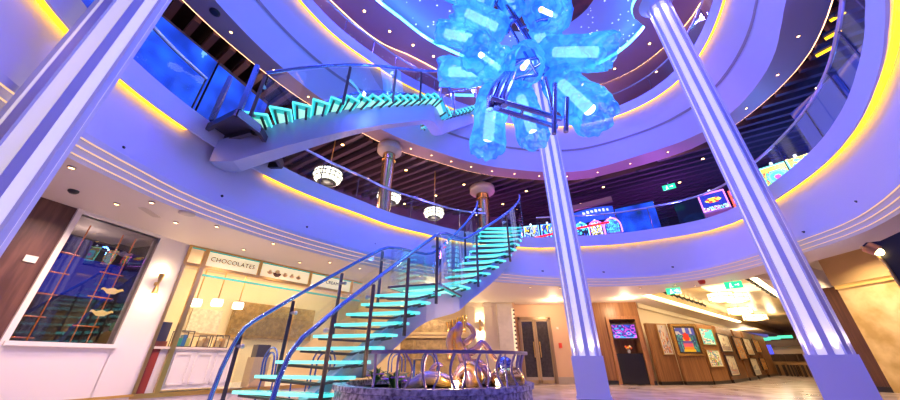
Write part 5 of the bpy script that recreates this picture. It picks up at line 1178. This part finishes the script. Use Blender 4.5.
# lit shelves on the navy side
for (px, py, d, lb) in ((842, 21, 8.6, 'amber lit shelf on the navy wall, topmost of three'), (837, 39, 8.6, 'amber lit shelf on the navy wall, middle of three'), (828, 56, 8.6, 'amber lit shelf on the navy wall, lowest of three')):
    a, b = atd(px - 13, py - 1, d), atd(px + 12, py, d); b.z = a.z; t = thing('lit_shelf', lb, 'shelf', tuple(a), 'amber lit shelves'); mb = MB(); mb.bar(a, b, .22, .05); build('shelf_board', mb, navy, t); mb = MB(); mb.bar(a - Vector((0, 0, .04)), b - Vector((0, 0, .04)), .05, .03); build('led_strip', mb, gold_led, t)
for i, (th, lb) in enumerate(((-27, 'tall added blue panel standing in for a glass reflection, nearest the onyx side'), (-17, 'tall added blue panel standing in for a glass reflection, second from the onyx side'), (-7, 'tall added blue panel standing in for a glass reflection, third from the onyx side'), (3, 'tall added blue panel standing in for a glass reflection, nearest the slot machines'))):
    p, q = Vector(rp('A', th, 2.0, 0)), Vector(rp('A', th + 9.5, 2.0, 0)); ux = (q - p).normalized(); n = Vector((ux.y, -ux.x, 0))
    mb = MB(); mb.plate([p + Vector((0, 0, 4)), q + Vector((0, 0, 4)), q + Vector((0, 0, 6.4)), p + Vector((0, 0, 6.4))], tuple(n * .05)); o = build('painted_blue_panel', mb, M('painted_balustrade_reflection', (.02, .04, .22), .12, 0, (.02, .05, .5), .45), None, loc=(p.x, p.y, 4)); tag(o, lb, 'panel', 'added blue reflection panels')  # added panels; their glow paints blue reflected by the balustrade glass
# ------------------------------------------------------------------ recessed spotlights
lens_rim = M('spot_rim', (.35, .30, .30), .4, .3)
def spot_proto(c, r, lab, grp, lens=tiny_spot):
    t = thing('recessed_spotlight', lab, 'spotlight', c, grp); c = Vector(c)
    mb = MB(); mb.lathe([(r * 1.35, .0), (r * 1.35, -.012), (r, -.018), (r, 0)], 14, c); build('rim', mb, lens_rim, t)
    mb = MB(); mb.lathe([(0, -.014), (r, -.014), (r, -.004)], 14, c); build('lens', mb, lens, t); return t
def spots(pts, r, lab, grp, lens=tiny_spot, light=None):
    pr_ = None
    for c in pts:
        t = spot_proto(c, r, lab, grp, lens) if pr_ is None else dup(pr_, c); pr_ = pr_ or t
        if light:
            L = bpy.data.lights.new('spot_beam', 'SPOT'); L.energy = light[0]; L.color = light[1]; L.spot_size = math.radians(light[2]); L.spot_blend = .7; L.shadow_soft_size = .03
            lo = bpy.data.objects.new('spot_beam', L); COL.objects.link(lo); lo.location = (c[0], c[1], c[2] - .03)
ld = [(72, 167), (46, 181), (117, 203.5), (152, 202), (176, 222), (217, 226), (244, 249), (273.5, 243), (330, 262), (360, 268), (530, 287), (560, 288), (640, 287.5), (675, 284.5), (695, 285.5), (300, 262), (420, 276), (468, 284)]
spots([tuple(atz(*q, Z1)) for q in ld], .026, 'small round spotlight recessed in the cream ceiling of the lower deck', 'lower deck ceiling spotlights', tiny_spot, (95 * WL, (1, .66, .46), 150))
spots([tuple(atz(px, py, 3.4)) for px, py in ((832, 246), (850, 262), (875, 262))] , .03, 'small round spotlight in the higher ceiling before the onyx wall', 'spotlights before the onyx wall', tiny_spot, (520 * WL, (1, .72, .4), 140))
sp_ = [t for t in arc(-50, 212, 9.4)]
spots([tuple((Vector(rp('B', t, 0, ZB)) + Vector(rp('G', t, 0, ZB))) / 2) for t in sp_], .026, 'small round spotlight in the taupe soffit above the middle deck', 'taupe soffit spotlights')
spots([tuple((Vector(ep(t, 0, 10.62)) + Vector(rp('D', t, 0, 10.62))) / 2) for t in arc(-10, 172, 12.1)], .042, 'small round spotlight in the soffit round the starry dome', 'dome soffit spotlights')
spots([rp('D', t, .9 + .5 * (i % 2), 10.72) for i, t in enumerate(arc(5, 165, 13))], .042, 'small round spotlight in the ceiling of the uppermost gallery', 'upper gallery spotlights')
spots([rp('B', t, 1.0 + 1.3 * (i % 3), 6.76) for i, t in enumerate(arc(8, 214, 7.5))], .045, 'amber spotlight hung between the dark ceiling slats', 'slat ceiling spotlights', EM('amber_spot', (1, .55, .15), 16.0))
for i, (px, py, z, lb) in enumerate(((638, 170.5, ZB, 'dark smoke detector on the taupe soffit right of the middle column'), (215, 12, ZB, 'dark smoke detector on the taupe soffit over the blue murals'), (609, 63, 10.62, 'dark smoke detector on the soffit of the dome'), (74, 190.5, Z1, 'small dark detector on the cream ceiling before the walnut wall'))):
    c = atz(px, py, z); mb = MB(); ds = .05 if z < 3 else .09; mb.lathe([(ds, 0), (ds, -.02), (ds * .6, -.04), (0, -.04)], 14, c); o = build('smoke_detector', mb, M('detector_black', (.03, .03, .035), .4), None, loc=tuple(c)); tag(o, lb, 'detector', 'ceiling detectors')
c = atz(187, 213, Z1); mb = MB(); mb.lathe([(.10, 0), (.10, -.015), (.06, -.02), (0, -.02)], 16, c); o = build('ceiling_speaker', mb, M('speaker_grille', (.55, .5, .48), .5), None, loc=tuple(c)); tag(o, 'round pale speaker in the cream ceiling before the shop', 'speaker')
c = atz(150, 212.5, Z1); mb = MB(); mb.box(c, (.10, .32, .015), .2); o = build('ceiling_vent', mb, M('vent_grille', (.6, .54, .5), .5), None, loc=tuple(c)); tag(o, 'narrow pale air vent in the cream ceiling before the display window', 'vent')
# small dark sprinkler nozzles on the plain bands
proto = None
for px, py, rg, f in ((123, 147.5, 'A', .5), (222, 196, 'A', .4), (307, 227, 'A', .4), (375, 244, 'A', .4), (543, 271, 'A', .3), (604, 272, 'A', .3), (673, 267, 'A', .35), (804, 232, 'A', .3), (857, 201.5, 'A', .3)):
    # first surface met by the sight line on the plain band
    best = None
    for k in range(60):
        z = 2.85 + .85 * k / 59; c = atz(px, py, z); th = th_of(c.x, c.y); g = (z - 2.84) / .96; rr = (ringr('F', th) + .06) * (1 - g) + (ringr('A', th) + .14) * g
        e = abs(math.hypot(c.x - CX, c.y - CY) - rr)
        if best is None or e < best[0]: best = (e, c, th)
    c, th = best[1], best[2]; a = math.radians(th)
    if proto is None:
        mb = MB(); mb.sphere(c, .022, 8, 6); mb.tube([c, c + Vector((math.cos(a), math.sin(a), 0)) * .05], .012, 6); proto = build('sprinkler_nozzle', mb, M('nozzle_dark', (.04, .035, .05), .3, .6), None, loc=tuple(c)); tag(proto, 'small dark sprinkler nozzle on the plain white band of the middle deck', 'sprinkler', 'band sprinkler nozzles')
    else:
        o = proto.copy(); COL.objects.link(o); o.location = c; o.rotation_euler = (0, 0, 0)

# ------------------------------------------------------------------ light of the place
W = bpy.data.worlds.new('World'); SC.world = W; W.use_nodes = True; bg = W.node_tree.nodes['Background']; bg.inputs['Color'].default_value = (.34, .30, 1.0, 1); bg.inputs['Strength'].default_value = WORLD
def lamp(kind, loc, e, col, size=.3, spot=None, rot=(0, 0, 0)):
    L = bpy.data.lights.new('lamp', kind); L.energy = e; L.color = col
    if kind in ('POINT', 'SPOT'): L.shadow_soft_size = size
    if kind == 'AREA': L.size = size
    if spot: L.spot_size = math.radians(spot); L.spot_blend = .8
    o = bpy.data.objects.new('lamp', L); COL.objects.link(o); o.location = loc; o.rotation_euler = rot; return o
# blue wash floods hidden in the cyan cove, looking down
for t in arc(-55, 215, 27):
    p = Vector(ep(t, -.15, 10.75)); lamp('SPOT', p, BLUE, (.09, .075, 1.0), .15, 165)
# blue and violet wash inside the middle deck
for t, c, e in ((-40, (.05, .15, 1), 60), (-5, (.05, .2, 1), 90), (18, (.08, .25, 1), 120), (40, (.45, .12, .9), 110), (62, (.5, .12, .8), 100), (90, (.6, .15, .7), 50), (115, (.9, .4, .5), 45), (140, (.9, .45, .45), 45), (165, (1, .5, .3), 40), (198, (1, .5, .25), 30)):
    p = rp('A', t, 2.4, 5.2); lamp('POINT', p, e * MD, c, .2)
for t in arc(-50, 205, 21):   # blue floods on the middle deck floor washing the band above
    o_ = lamp('SPOT', rp('A', t, .12, 4.12), UPB, (.09, .08, 1.0), .1, 66); dv_ = Vector((-.42 * math.cos(math.radians(t)), -.42 * math.sin(math.radians(t)), 1)); o_.rotation_euler = dv_.to_track_quat('-Z', 'Y').to_euler()
for t in arc(10, 170, 40):
    lamp('POINT', rp('C', t, 1.6, 9.9), 30 * UD, (.75, .45, .8), .25)
# added fill lamps without fixtures under the gallery and shop ceilings
for s in (3, 8, 14): q = (C0 + C1) / 2 + u * s; lamp('POINT', (q.x, q.y, 2.45), 42 * GL, (1, .72, .4), .15)
for s in (.9, 2.2, 3.4): lamp('POINT', (*w2(s, 1.0), 2.35), 17 * GL, (1, .70, .36), .1)
q = w1(.9, .6); lamp('POINT', (*q, 2.3), 4, (1, .7, .5), .08)
lamp('POINT', (3.6, 11.3, 2.3), 40 * GL, (1, .66, .36), .1); lamp('POINT', (-.6, 9.6, 2.3), 60 * GL, (1, .70, .38), .1); lamp('POINT', (5.9, 10.9, 2.35), 40 * GL, (1, .68, .38), .1)
lamp('POINT', (20, 23, 2.3), 120 * GL, (1, .7, .4), .2)  # added warm fill to brighten the far bar

for a_ in (-75, -40, -10):   # lamps added in the planter to brighten the dark sculpture
    x_, y_, z_ = pr(a_, PR - .25, PH + .06); mb = MB(); mb.lathe([(.035, -.06), (.04, .0), (0, .0)], 10, (x_, y_, z_)); o = build('added_planter_lamp', mb, warm_lamp, None, loc=(x_, y_, PH)); tag(o, 'small added warm lamp brightening the sculpture from the planter bed', 'lamp', 'added planter lamps')
    lamp('POINT', (x_, y_, z_ + .05), 9, (1, .62, .24), .03)
# ------------------------------------------------------------------ camera
cam = bpy.data.cameras.new('Camera'); co = bpy.data.objects.new('Camera', cam); COL.objects.link(co)
cam.sensor_fit = 'HORIZONTAL'; cam.sensor_width = 36.0; cam.lens = 36.0 * FPX / 900.0; cam.clip_start = .03; cam.clip_end = 200
co.location = (0, 0, EYE); co.rotation_euler = (PI / 2 + PITCH, 0, 0); SC.camera = co
vs_ = SC.view_settings; vs_.view_transform = 'Standard'; vs_.look = 'None'; vs_.gamma = 1.0; vs_.use_curve_mapping = False; vs_.exposure = EXPO
SC.cycles.use_denoising = True; SC.cycles.max_bounces = 8; SC.cycles.transparent_max_bounces = 24; SC.cycles.sample_clamp_indirect = 4.0; SC.cycles.caustics_reflective = False; SC.cycles.caustics_refractive = False
